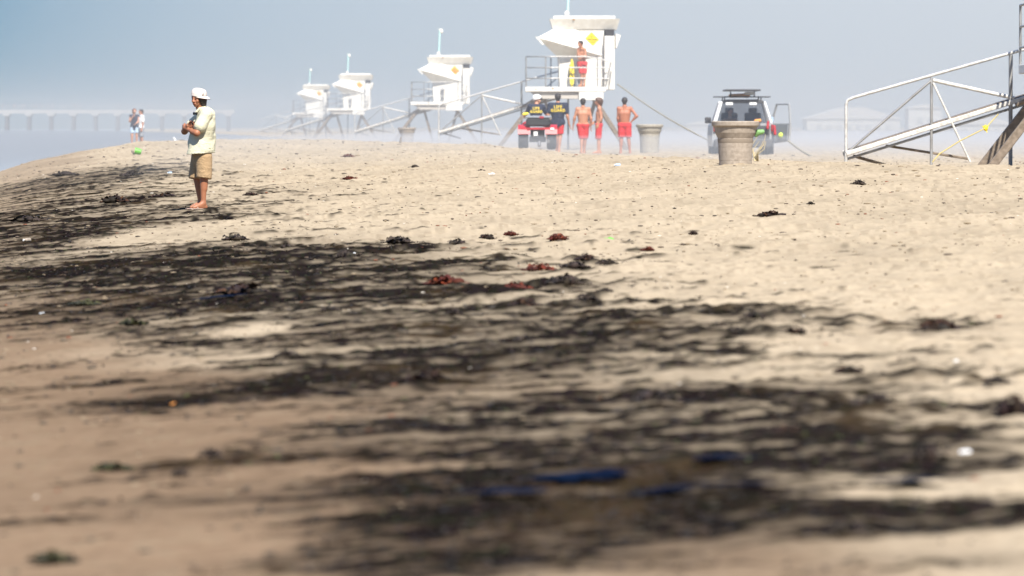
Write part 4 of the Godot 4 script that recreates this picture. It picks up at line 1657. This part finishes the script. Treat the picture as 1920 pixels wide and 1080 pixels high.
	a = thing("person", "bare-backed lifeguard with right hand on hip, beside the pale trash bin", "person", base)
	j = stand(1.79)
	j.elr = Vector3(0.37, 1.2, 0.09)
	j.wrr = Vector3(0.20, 1.02, 0.03)
	j.ell = Vector3(-0.2, 1.13, -0.02)
	j.wrl = Vector3(-0.17, 0.9, -0.12)
	j.knl = Vector3(-0.1, 0.5, -0.02)
	j.knr = Vector3(0.12, 0.5, -0.01)
	j.anl = Vector3(-0.12, 0.085, 0.02)
	j.anr = Vector3(0.17, 0.085, 0.02)
	body(a, j, "ruddy skin", 0.02, {"hand_dir_r": Vector3(-0.6, -0.75, -0.2), "hand_side_r": Vector3(0, 0.2, -1)})
	shorts(a, j, "red cloth", 1.0, 0.55, 0.02, 0.024)
	hair_cap(a, j, "dark hair", 0.014)
	face_marks(a, j, "dark hair")

	# on the tower deck, hand to the face
	var deck := at(985, 163, 218)
	a = thing("person", "bare-chested lifeguard in red shorts standing on the largest tower's deck", "person", deck + Vector3(2.17, 0.0, -0.45))
	j = turned(stand(1.79), deg_to_rad(-215.0))
	j.shl = Vector3(-0.08, 1.43, 0.14)
	j.shr = Vector3(0.15, 1.44, 0.06)
	j.shl = Vector3(0.12, 1.44, 0.12)
	j.shr = Vector3(-0.13, 1.44, -0.02)
	j.ell = Vector3(0.14, 1.15, 0.2)
	j.wrl = Vector3(-0.07, 1.22, 0.24)
	j.elr = Vector3(-0.17, 1.17, 0.12)
	j.wrr = Vector3(-0.10, 1.44, 0.16)
	j.face = Vector3(-0.72, -0.12, 0.68).normalized()
	j.head = Vector3(-0.06, 1.65, 0.05)
	j.knl = Vector3(0.1, 0.5, 0.06)
	j.knr = Vector3(0.0, 0.5, 0.03)
	j.anl = Vector3(0.1, 0.085, 0.03)
	j.anr = Vector3(-0.03, 0.085, 0.0)
	j.tol = Vector3(0.02, 0.03, 0.2)
	j.tor = Vector3(-0.14, 0.03, 0.14)
	j.hil = Vector3(0.1, 0.92, 0.03)
	j.hir = Vector3(-0.08, 0.92, -0.02)
	body(a, j, "tan skin", 0.02, {"curl": 0.7})
	shorts(a, j, "red cloth", 0.98, 0.52, 0.02)
	hair_cap(a, j, "dark hair", 0.014)
	face_marks(a, j, "dark hair")

# ------------------------------------------------------------------ the man in front
func folded_arms_man() -> void:
	var base := ground_at(378, 395)
	var sc := 226.0 * -base.z / F / 1.70
	var o := thing("person", "man with folded arms in white hat, pale shirt and khaki shorts", "person", base)
	o.scale = Vector3.ONE * sc
	var j := {
		"s": 0.98, "pelvis": Vector3(0.02, 0.86, 0), "chest": Vector3(0.045, 1.18, 0.0), "neck": Vector3(0.02, 1.405, 0.0), "head": Vector3(-0.04, 1.552, 0.03),
		"shl": Vector3(0.075, 1.335, 0.17), "shr": Vector3(0.02, 1.335, -0.17), "ell": Vector3(-0.05, 1.075, 0.275), "elr": Vector3(-0.245, 1.10, -0.12),
		"wrl": Vector3(-0.235, 1.15, 0.08), "wrr": Vector3(-0.185, 1.18, 0.15), "hil": Vector3(0.04, 0.84, 0.085), "hir": Vector3(-0.03, 0.84, -0.085),
		"knl": Vector3(0.035, 0.47, 0.10), "knr": Vector3(-0.075, 0.47, -0.10), "anl": Vector3(0.03, 0.085, 0.10), "anr": Vector3(-0.015, 0.085, -0.11),
		"tol": Vector3(-0.10, 0.028, 0.19), "tor": Vector3(-0.15, 0.028, -0.06), "face": Vector3(-0.64, -0.06, 0.76).normalized(),
	}
	body(o, j, "brown skin", 0.0125, {"head_cell": 0.0045, "hand_cell": 0.0045, "curl": 0.55, "hand_dir_l": Vector3(-0.3, 0.05, -0.9), "hand_side_l": Vector3(0.1, 0.9, 0.1), "hand_dir_r": Vector3(0.75, 0.1, 0.5), "hand_side_r": Vector3(-0.1, 0.9, 0.1)})
	# loose short-sleeved shirt with a belly
	var bones := torso_bones(j, 0.034)
	bones.append([Vector3(0.09, 1.33, 0.0), Vector3(0.085, 1.15, 0.0), 0.105, 0.115])
	bones.append([Vector3(0.0, 1.06, 0.03), Vector3(-0.03, 0.93, 0.03), 0.16, 0.165])
	bones.append([Vector3(0.055, 1.02, -0.03), Vector3(0.04, 0.8, -0.03), 0.15, 0.15])
	bones.append([Vector3(0.0, 0.9, 0.06), Vector3(-0.035, 0.74, 0.07), 0.16, 0.18])
	bones.append([Vector3(0.05, 0.9, 0.03), Vector3(0.055, 0.74, 0.03), 0.14, 0.14])
	bones.append([j.shl, j.shl.lerp(j.ell, 0.64), 0.082, 0.092])
	bones.append([j.shr, j.shr.lerp(j.elr, 0.62), 0.08, 0.08])
	var hem := Vector3(0.06, -1, 0.0).normalized()
	var st := begin()
	flesh(st, bones, 0.018, 0.0115, [[hem, hem.dot(Vector3(0, 0.785, 0))], [Vector3(-0.25, 1, 0).normalized(), Vector3(-0.25, 1, 0).normalized().dot(Vector3(0.0, 1.425, 0))]])
	var shirt := part("shirt", st, "shirt cream", o)
	st = begin()
	for e in [0.0, 1.0]:
		tube(st, [Vector3(-0.075, 1.36, 0.06 - e * 0.08), Vector3(-0.02, 1.42, 0.075 - e * 0.13), Vector3(0.06, 1.44, 0.05 - e * 0.09)], 0.02, 6)
	part("collar", st, "shirt cream", shirt)
	st = begin()
	box(st, Vector3(0.10, 0.90, 0.19), Vector3(0.08, 0.08, 0.012), Basis(Vector3.UP, 0.2))
	part("pocket", st, "shirt cream", shirt)
	# knee-length shorts
	bones = [[j.hil, j.hir, 0.105, 0.105], [j.hil - Vector3(0, 0.1, 0), Vector3(0.04, 0.46, 0.095), 0.118, 0.112], [j.hir - Vector3(0, 0.1, 0), Vector3(-0.085, 0.44, -0.10), 0.12, 0.108], [Vector3(0, 0.8, 0), Vector3(0, 0.68, 0), 0.13, 0.12]]
	var cuff := Vector3(-0.12, -1, 0.12).normalized()
	st = begin()
	flesh(st, bones, 0.008, 0.0115, [[Vector3.UP, 0.81], [cuff, cuff.dot(Vector3(0, 0.44, 0.1))]])
	part("shorts", st, "shorts khaki", o)
	# soft round hat with turned-down brim
	var hc: Vector3 = j.head + Vector3(0.004, 0.062, -0.004)
	var tf := Transform3D(Basis(Vector3.BACK, -0.17) * Basis(Vector3.RIGHT, 0.08), hc)
	st = begin()
	lathe(st, [Vector2(0.110, -0.02), Vector2(0.110, 0.02), Vector2(0.104, 0.05), Vector2(0.088, 0.074), Vector2(0.06, 0.088), Vector2(0.03, 0.093), Vector2(0.0, 0.094)], 28, tf)
	var tb := tf.translated_local(Vector3(0.034, 0, -0.012))
	lathe(st, [Vector2(0.085, -0.010), Vector2(0.132, -0.032), Vector2(0.133, -0.028), Vector2(0.09, 0.0)], 32, tb)
	var hat := part("hat", st, "hat white", o)
	st = begin()
	lathe(st, [Vector2(0.0, -0.014), Vector2(0.08, -0.016), Vector2(0.134, -0.038), Vector2(0.135, -0.034)], 28, tb)
	part("brim_lining", st, "hat lining", hat)
	st = begin()
	for m in [[Vector2(0.0, 0.022), Vector2(0.007, 0.0)], [Vector2(0.007, 0.004), Vector2(-0.008, -0.006)], [Vector2(-0.008, -0.002), Vector2(0.002, -0.024)], [Vector2(0.012, -0.006), Vector2(0.004, -0.02)]]:
		var q := []
		for v in m:
			var ang: float = deg_to_rad(56.0) - v.x / 0.11
			q.append(tf * Vector3(cos(ang) * 0.1105, 0.022 + v.y, sin(ang) * 0.1105))
		tube(st, q, 0.0035, 5)
	part("emblem", st, "black print", hat)
	st = begin()
	flesh(st, [[j.head + Vector3(0.06, -0.01, 0.0), j.head + Vector3(0.065, -0.07, 0.0), 0.062, 0.05], [j.head + Vector3(0.03, 0.0, 0.06), j.head + Vector3(0.04, -0.03, 0.055), 0.032, 0.022]], 0.02, 0.006)
	part("hair", st, "dark hair", o)
	face_marks(o, j, "dark hair")
	# sunglasses hung in the collar, watch on the wrist, sandals
	st = begin()
	for e in [-0.028, 0.028]:
		ball(st, Vector3(-0.085 + e * 0.6, 1.345 + absf(e) * 0.2, 0.085 + e), Vector3(0.018, 0.022, 0.022), 10, 6)
	tube(st, [Vector3(-0.11, 1.35, 0.06), Vector3(-0.06, 1.36, 0.12)], 0.006, 5)
	var sg := part("sunglasses", st, "sunglass")
	sg.transform = o.transform
	tag(sg, "dark sunglasses hung in the open collar of the man's pale shirt", "sunglasses")
	st = begin()
	flesh(st, [[Vector3(-0.125, 1.235, 0.185), Vector3(-0.10, 1.21, 0.2), 0.022, 0.026]], 0.01, 0.006)
	var ph := part("phone", st, "sunglass")
	ph.transform = o.transform
	tag(ph, "small black phone in the folded-arms man's hand", "phone")
	for e in ["l", "r"]:
		st = begin()
		var a: Vector3 = j["an" + e]
		var to: Vector3 = j["to" + e]
		var d := Vector3(to.x - a.x, 0, to.z - a.z).normalized()
		box(st, Vector3((a.x + to.x) * 0.5 + d.x * 0.01, 0.008, (a.z + to.z) * 0.5 + d.z * 0.01), Vector3(0.085, 0.016, 0.27), Basis(Vector3.UP, atan2(d.x, d.z)), 0.006)
		var sl := part("sandal", st, "sandal", o)
		st = begin()
		var side := d.cross(Vector3.UP)
		tube(st, [to * Vector3(1, 0, 1) + side * 0.04 - d * 0.05 + Vector3(0, 0.02, 0), to + Vector3(0, 0.035, 0) - d * 0.01, to * Vector3(1, 0, 1) - side * 0.04 - d * 0.05 + Vector3(0, 0.02, 0)], 0.008, 5)
		part("strap", st, "sandal", sl)

func couple() -> void:
	var D := 258.0
	var base := at(252, 274, D)
	var o := thing("person", "hazy woman in dark top and pale blue shorts, left of the distant pair", "person", base)
	var j := turned(stand(1.70), PI)
	j.face = Vector3(0.4, 0, 0.9).normalized()
	j.ell = Vector3(0.20, 1.12, 0.05)
	j.wrl = Vector3(0.08, 1.02, 0.14)
	j.elr = Vector3(-0.21, 1.12, 0.03)
	j.wrr = Vector3(-0.08, 1.3, 0.14)
	body(o, j, "fair skin", 0.024, {"hand_cell": 0.01})
	tee(o, j, "navy cloth", 0.72, 0.024, 0.016, 0.0, "top")
	shorts(o, j, "blue shorts", 0.86, 0.6, 0.024)
	hair_cap(o, j, "auburn hair", 0.02, 0.08)
	base = at(265, 275, D)
	o = thing("person", "hazy man in white shirt and grey shorts, right of the distant pair", "person", base)
	j = turned(stand(1.70), PI * 0.6)
	j.face = Vector3(-0.9, 0, 0.4).normalized()
	body(o, j, "tan skin", 0.024, {"hand_cell": 0.01})
	tee(o, j, "white cloth", 0.82, 0.024, 0.024)
	shorts(o, j, "grey cloth", 0.9, 0.42, 0.024)
	hair_cap(o, j, "dark hair")
	# the gull near the crest
	var g := thing("gull", "white gull standing on the crest left of the man", "gull", ground_at(331, 264.5))
	var st := begin()
	flesh(st, [[Vector3(0.10, 0.17, 0), Vector3(-0.06, 0.21, 0), 0.035, 0.065], [Vector3(-0.07, 0.24, 0), Vector3(-0.10, 0.33, 0), 0.045, 0.032], [Vector3(-0.11, 0.35, 0), Vector3(-0.12, 0.35, 0), 0.036, 0.034], [Vector3(0.1, 0.16, 0), Vector3(0.2, 0.13, 0), 0.025, 0.01]], 0.03, 0.012)
	part("body", st, "gull white", g)
	st = begin()
	flesh(st, [[Vector3(-0.03, 0.23, 0.05), Vector3(0.17, 0.16, 0.03), 0.03, 0.012], [Vector3(-0.03, 0.23, -0.05), Vector3(0.17, 0.16, -0.03), 0.03, 0.012]], 0.01, 0.012)
	part("wing", st, "gull grey", g)
	for z in [-0.03, 0.03]:
		st = begin()
		tube(st, [Vector3(-0.01, 0.15, z), Vector3(0, 0.0, z), Vector3(-0.05, 0.005, z)], 0.007, 5)
		part("leg", st, "orange cloth", g)
	st = begin()
	tube(st, [Vector3(-0.14, 0.35, 0), Vector3(-0.20, 0.335, 0)], 0.012, 6, 0.003)
	part("beak", st, "yellow float", g)

# ------------------------------------------------------------------ litter
func litter() -> void:
	# a green toy bucket lying on its side on the far slope
	var b := thing("green_bucket", "bright green bucket lying on the sand below the distant pair", "bucket", ground_at(259, 290))
	var st := begin()
	var tf := Transform3D(Basis(Vector3.BACK, PI / 2 - 0.2), Vector3(0.08, 0.085, 0))
	lathe(st, [Vector2(0, 0), Vector2(0.07, 0), Vector2(0.085, 0.15), Vector2(0.092, 0.15), Vector2(0.092, 0.165), Vector2(0.08, 0.16), Vector2(0.065, 0.02)], 18, tf)
	part("pail", st, "green plastic", b)
	st = begin()
	tube(st, [Vector3(-0.09, 0.02, 0.1), Vector3(-0.16, 0.08, 0.07), Vector3(-0.17, 0.12, 0), Vector3(-0.14, 0.1, -0.08), Vector3(-0.09, 0.04, -0.1)], 0.009, 5)
	part("handle", st, "black plastic", b)
	# bottles and scraps
	var bottle := [[1157, 314, 0.6, "pale blue", "crushed pale blue bottle on the dry sand below the pale bin", "blue plastic", 0.03, 0.13], [318, 326, 0.3, "", "small blue bottle among the wrack left of the man", "blue plastic", 0.022, 0.10], [50, 452, 0.9, "", "off-white bottle in the dark wrack at the left edge", "concrete", 0.024, 0.12]]
	for q in bottle:
		var o := thing("bottle", q[4], "bottle", ground_at(q[0], q[1]), q[2])
		st = begin()
		tf = Transform3D(Basis(Vector3.BACK, PI / 2), Vector3(q[7] * 0.5, q[6], 0))
		lathe(st, [Vector2(0, 0), Vector2(q[6], 0.004), Vector2(q[6], q[7] * 0.6), Vector2(q[6] * 0.45, q[7] * 0.82), Vector2(q[6] * 0.4, q[7] * 0.9), Vector2(0.001, q[7] * 0.9)], 14, tf)
		part("shell", st, q[5], o)
		st = begin()
		lathe(st, [Vector2(0.001, q[7] * 0.9), Vector2(q[6] * 0.5, q[7] * 0.9), Vector2(q[6] * 0.5, q[7]), Vector2(0, q[7])], 10, tf)
		part("cap", st, "white cloth", o)
	var scraps := [[922, 326, 0.04, "crumpled white paper on the dry sand right of a kelp scrap", "white cloth", "crumpled_paper", "litter"], [80, 590, 0.016, "small white shell on the wet sand at the left edge", "pale plastic", "shell", "shell"], [325, 758, 0.009, "small orange pebble at the edge of the wrack, bottom left", "orange cloth", "pebble", "pebble"], [1810, 850, 0.014, "bright white shell, out of focus, right of the black kelp ball", "pale plastic", "shell", "shell"], [1815, 652, 0.008, "tiny white shell on the dry sand at far right", "pale plastic", "shell", "shell"], [1793, 684, 0.008, "tiny white shell above the dark kelp at far right", "pale plastic", "shell", "shell"], [1141, 446, 0.035, "green plastic scrap on the dry sand, mid picture", "green plastic", "green_scrap", "litter"], [663, 478, 0.016, "glossy pale pebble on the black kelp mound", "pale plastic", "pebble", "pebble"], [1116, 805, 0.006, "tiny glinting shell in the blurred wrack", "pale plastic", "shell", "shell"]]
	for q in scraps:
		st = begin()
		var r: float = q[2]
		flesh(st, [[Vector3(-r, r * 0.3, 0), Vector3(r, r * 0.4, 0.2 * r), r * 0.6, r * 0.55], [Vector3(0, r * 0.4, r * 0.4), Vector3(r * 0.4, r * 0.9, 0), r * 0.5, r * 0.3]], r * 0.3, r * 0.25)
		var o := part(q[5], st, q[4])
		o.position = ground_at(q[0], q[1])
		tag(o, q[3], q[6])
	st = begin()
	tube(st, [Vector3(0, -0.05, 0), Vector3(0.01, 0.08, 0.01), Vector3(0.03, 0.19, 0.0)], 0.035, 7, 0.02)
	var s := part("driftwood_stump", st, "weathered timber")
	s.position = ground_at(750, 269)
	tag(s, "short dark stump standing upright on the crest left of the towers' ramp", "driftwood")

# ------------------------------------------------------------------ kelp
func kelp_clump(px: float, py: float, wide: float, tall: float, tone: int, seed_: int, label: String) -> void:
	var c := ground_at(px, py)
	var d := -c.z
	var w := wide * d / F
	var h := tall * 1.25 * d / F
	var r := RandomNumberGenerator.new()
	r.seed = seed_ * 77 + 5
	var o := thing("kelp_clump", label, "kelp", Vector3(c.x, c.y + 0.012, c.z))
	var pal := [[Color(0.012, 0.011, 0.012), Color(0.035, 0.026, 0.02)], [Color(0.14, 0.028, 0.011), Color(0.06, 0.016, 0.010)], [Color(0.045, 0.020, 0.010), Color(0.022, 0.015, 0.012)], [Color(0.05, 0.048, 0.015), Color(0.022, 0.022, 0.014)]]
	var st := begin()
	# tangled heap
	for k in 7:
		var x := (k - 3) / 3.0
		var hh := h * (1.0 - 0.8 * x * x) * r.randf_range(0.5, 0.95)
		st.set_color(pal[tone][1] * r.randf_range(0.7, 1.3))
		ball(st, Vector3(x * w * 0.40 + r.randf_range(-0.04, 0.04) * w, hh * 0.25, r.randf_range(-0.25, 0.25) * w), Vector3(w * 0.12 * r.randf_range(0.8, 1.5), maxf(0.008, hh * 0.62), w * 0.14), 8, 5)
	var hp := part("heap", st, "kelp", o)
	st = begin()
	# blades and stipes
	for k in 46:
		var col: Color = pal[tone][0].lerp(pal[tone][1], r.randf()) * r.randf_range(0.6, 1.5)
		var x := clampf(r.randfn(0.0, 0.38), -0.95, 0.95)
		var lift := h * (1.0 - 0.7 * x * x)
		var p := Vector3(x * w * 0.5, lift * r.randf_range(0.1, 0.75), r.randf_range(-0.3, 0.3) * w)
		var ang := r.randf() * TAU
		var dir := Vector3(cos(ang), r.randf_range(-0.1, 0.5), sin(ang)).normalized()
		var side := dir.cross(Vector3.UP).normalized()
		side = side.rotated(dir, r.randf_range(-1.2, 1.2))
		var ln := w * r.randf_range(0.10, 0.26)
		var bw := minf(w * 0.04, 0.02) * r.randf_range(0.6, 1.7)
		var last := []
		for q in 5:
			var t := q / 4.0
			var m := p + dir * ln * t + Vector3(0, -1.6 * t * t * ln * 0.35, 0)
			m.y = maxf(m.y, 0.004)
			var ww := bw * sin(PI * (0.12 + 0.84 * t)) * (1.0 + 0.3 * sin(q * 2.1))
			var now := [m - side * ww, m + side * ww]
			if q > 0:
				st.set_color(col)
				quad(st, last[0], last[1], now[1], now[0], Vector3.UP + dir * 0.3)
			last = now
	part("blades", st, "kelp", o)

func kelp() -> void:
	# x, y, width, height in the picture's pixels, tone (0 black, 1 red, 2 dark brown, 3 olive), label
	var k := [
		[1047, 457, 40, 12, 1, "rust-red kelp clump alone on dry sand, above the other red clumps"], [1010, 506, 62, 14, 1, "rust-red kelp clump left of the stack of brown strips"], [838, 532, 84, 18, 1, "widest rust-red kelp heap at the edge of the black wrack"], [965, 540, 52, 12, 1, "dark red kelp heap right of the widest red heap"], [1098, 492, 48, 10, 2, "brown kelp strip above two dark strips, mid picture"],
		[1215, 476, 27, 8, 1, "small bright red kelp scrap on dry sand, right of centre"], [655, 335, 32, 6, 1, "red kelp scrap on the dry slope, lower of the pair right of the man"], [652, 296, 26, 5, 1, "red kelp scrap on the dry slope, upper of the pair right of the man"], [958, 437, 28, 8, 1, "arched red kelp scrap right of the black kelp line"], [1765, 627, 96, 24, 2, "large dark red kelp clump on the dry sand at right"],
		[1898, 785, 74, 38, 2, "large brown kelp clump cut by the right edge"], [1300, 440, 18, 7, 2, "tiny brown kelp scrap on dry sand, right of centre"], [456, 555, 108, 18, 2, "long brown kelp heap above the tiny blue pool"], [865, 645, 20, 6, 2, "small brown scrap in the middle wrack"],
		[1060, 534, 66, 20, 0, "thick black kelp mound right of the red heaps"], [1102, 566, 52, 14, 0, "flat black kelp clump below the thick black mound"], [850, 594, 36, 13, 0, "small black kelp lump below the widest red heap"], [985, 574, 62, 14, 2, "brown-black kelp clump left of the flat black clump"], [648, 486, 44, 14, 0, "glossy black kelp mound on the wrack line"], [745, 459, 64, 12, 0, "black kelp heap on the upper wrack line"],
		[858, 452, 36, 11, 0, "dark kelp heap next along the upper wrack line"], [912, 442, 38, 11, 2, "brown kelp heap at the right end of the upper wrack line"], [440, 453, 52, 11, 0, "black kelp clump on pale sand below the man"], [536, 467, 24, 9, 0, "small black kelp lump right of the clump below the man"], [1447, 411, 64, 10, 2, "long thin brown kelp strip on the dry sand at right"], [1138, 498, 42, 10, 0, "dark kelp strip right of the stacked strips"],
		[1078, 504, 56, 11, 0, "long dark kelp strip lowest of the stacked strips"], [1100, 479, 26, 9, 0, "small dark kelp lump topmost of the stacked strips"], [1610, 347, 30, 9, 0, "compact black kelp scrap on the dry sand below the ramp"], [778, 315, 18, 5, 0, "tiny black kelp scrap on the slope, left of the white paper"], [903, 320, 24, 5, 0, "black kelp scrap touching the white paper"], [470, 367, 32, 5, 2, "flat kelp strip on the sand right of the man's legs"],
		[218, 380, 60, 14, 2, "brown kelp mound left of the man's feet"], [310, 369, 46, 6, 2, "flat kelp strip just left of the man's feet"], [1730, 870, 78, 34, 0, "blurred black kelp ball by the bright shell"], [1412, 607, 50, 18, 0, "black kelp clump on pale sand, top of the right wrack"], [1376, 628, 50, 14, 0, "black kelp strip slanting under the top clump of the right wrack"], [1490, 635, 44, 14, 2, "brown-black kelp clump with reddish blades, right of the slanting strip"],
		[1592, 700, 60, 14, 2, "blurred dark kelp strip on the pale sand, lower right"], [1868, 724, 52, 12, 0, "blurred arched kelp strip at far right"], [210, 880, 80, 15, 3, "blurred olive kelp strip on the wet sand, bottom left"], [336, 892, 34, 12, 0, "blurred dark kelp lump right of the olive strip"], [395, 856, 46, 12, 0, "blurred dark kelp lump above and right of the olive strip"], [1640, 756, 90, 22, 0, "broad blurred black kelp heap at lower right"],
		[1230, 745, 96, 22, 0, "broad blurred black kelp heap in the lower middle"], [800, 712, 90, 16, 2, "blurred brown kelp heap in the lower middle left"], [250, 612, 56, 12, 3, "olive kelp clump in the left wrack"], [160, 572, 60, 9, 3, "flat olive kelp clump near the left edge"], [540, 665, 50, 10, 0, "black kelp clump in the middle left wrack"], [620, 588, 40, 9, 0, "black kelp clump above the pale sand hump"],
		[985, 318 + 326, 44, 12, 0, "black kelp lump in the dense middle wrack"], [1480, 825, 60, 22, 2, "blurred red-brown kelp clump above the lower black band"], [1590, 1010, 90, 22, 0, "blurred black kelp heap near the bottom right"], [60, 415, 70, 12, 0, "black kelp heap at the far left, upper wrack"], [120, 330, 60, 8, 0, "hazy dark kelp heap on the far left slope"], [250, 330, 46, 7, 0, "hazy dark kelp heap on the slope left of the man"],
		[100, 1055, 90, 20, 3, "blurred olive kelp clump in the bottom left corner"], [1135, 552, 30, 7, 0, "thin dark scrap right of the flat black clump"], [1692, 464, 22, 8, 2, "small brown scrap on the open dry sand at right"], [1520, 383, 16, 5, 0, "tiny black scrap on the dry sand right of centre"],
	]
	for i in k.size():
		var e: Array = k[i]
		kelp_clump(e[0], e[1], e[2], e[3], e[4], i, e[5])

func scatter(called: String, label: String, mesh: Mesh, where: Array, cols: Array) -> void:
	var mm := MultiMesh.new()
	mm.transform_format = MultiMesh.TRANSFORM_3D
	mm.use_colors = true
	mm.mesh = mesh
	mm.instance_count = where.size()
	for i in where.size():
		mm.set_instance_transform(i, where[i])
		mm.set_instance_color(i, cols[i])
	var o := MultiMeshInstance3D.new()
	o.name = called
	o.multimesh = mm
	add_child(o)
	tag(o, label, "", "", "stuff")

func loose_bits() -> void:
	# a curled strip and a small chip
	var st := begin()
	st.set_color(Color.WHITE)
	var last := []
	for q in 6:
		var t := q / 5.0 - 0.5
		var y := 0.16 * cos(t * 5.0) + 0.05 * sin(q * 2.3)
		var w := 0.10 * cos(t * 2.6)
		var now := [Vector3(t, y, -w + 0.08 * sin(q * 1.4)), Vector3(t, y * 0.4, w + 0.08 * sin(q * 1.4))]
		if q > 0:
			quad(st, last[0], last[1], now[1], now[0], Vector3.UP)
		last = now
	var strip := st.commit()
	strip.surface_set_material(0, M["kelp"])
	st = begin()
	st.set_color(Color.WHITE)
	ball(st, Vector3(0, 0.1, 0), Vector3(0.5, 0.3, 0.35), 5, 3)
	var chip := st.commit()
	chip.surface_set_material(0, M["loose bits"])
	var r := RandomNumberGenerator.new()
	r.seed = 9
	var xf := []
	var cl := []
	var tries := 0
	while xf.size() < 24000 and tries < 260000:
		tries += 1
		var d := 13.0 * pow(175.0 / 13.0, r.randf())
		var x := d * r.randf_range(-0.105, 0.105)
		var dens := stain_density(x, d)
		if dens < 0.08:
			continue
		var k := stain_at(x, d, dens)
		if k < 0.45:
			continue
		var s := (0.012 + 0.055 * pow(r.randf(), 3.0)) * (1.0 + d * 0.007)
		var b := Basis(Vector3.UP, r.randf() * TAU).rotated(Vector3.RIGHT, r.randf_range(-0.5, 0.5)).scaled(Vector3(s, s * r.randf_range(0.3, 0.8), s))
		xf.append(Transform3D(b, Vector3(x, ground(x, -d) + k * 0.010, -d)))
		var c := Color(0.016, 0.0145, 0.014).lerp(Color(0.055, 0.034, 0.018), pow(r.randf(), 2.0))
		if r.randf() < 0.06: c = Color(0.05, 0.055, 0.018)
		cl.append(c)
	scatter("kelp_wrack", "black shreds of kelp strewn over the stained sand", strip, xf, cl)
	xf = []
	cl = []
	for i in 21000:
		var d := 15.0 * pow(172.0 / 15.0, pow(r.randf(), 0.52))
		var x := d * r.randf_range(-0.11, 0.11)
		var u := x + 0.065 * d
		if u < -3.5:
			continue
		var s := (0.0035 + 0.028 * pow(r.randf(), 5.0)) * (0.5 + d * 0.011)
		var c := Color(0.045, 0.032, 0.022) * r.randf_range(0.5, 2.2)
		var pick := r.randf()
		if pick < 0.07:
			c = Color(0.60, 0.55, 0.47)
			s *= 0.6
		elif pick < 0.50: c = Color(0.21, 0.16, 0.10)
		elif pick < 0.56: c = Color(0.16, 0.05, 0.02)
		var b := Basis(Vector3.UP, r.randf() * TAU).scaled(Vector3(s * r.randf_range(0.7, 3.0), s, s))
		xf.append(Transform3D(b, Vector3(x, ground(x, -d), -d)))
		cl.append(c)
	for i in 900:
		var d := 13.5 + 26.0 * pow(r.randf(), 1.4)
		var x := d * r.randf_range(-0.10, 0.09)
		if x + 0.065 * d > 2.4:
			continue
		var s := (0.006 + 0.024 * pow(r.randf(), 3.0)) * (0.6 + d * 0.02)
		var b := Basis(Vector3.UP, r.randf() * TAU).scaled(Vector3(s * r.randf_range(0.8, 2.2), s * 0.9, s * r.randf_range(0.8, 2.2)))
		xf.append(Transform3D(b, Vector3(x, ground(x, -d), -d)))
		cl.append(Color(0.030, 0.024, 0.015) * r.randf_range(0.6, 1.8))
	scatter("sand_debris", "dark crumbs of weed and pale shell chips on the sand", chip, xf, cl)
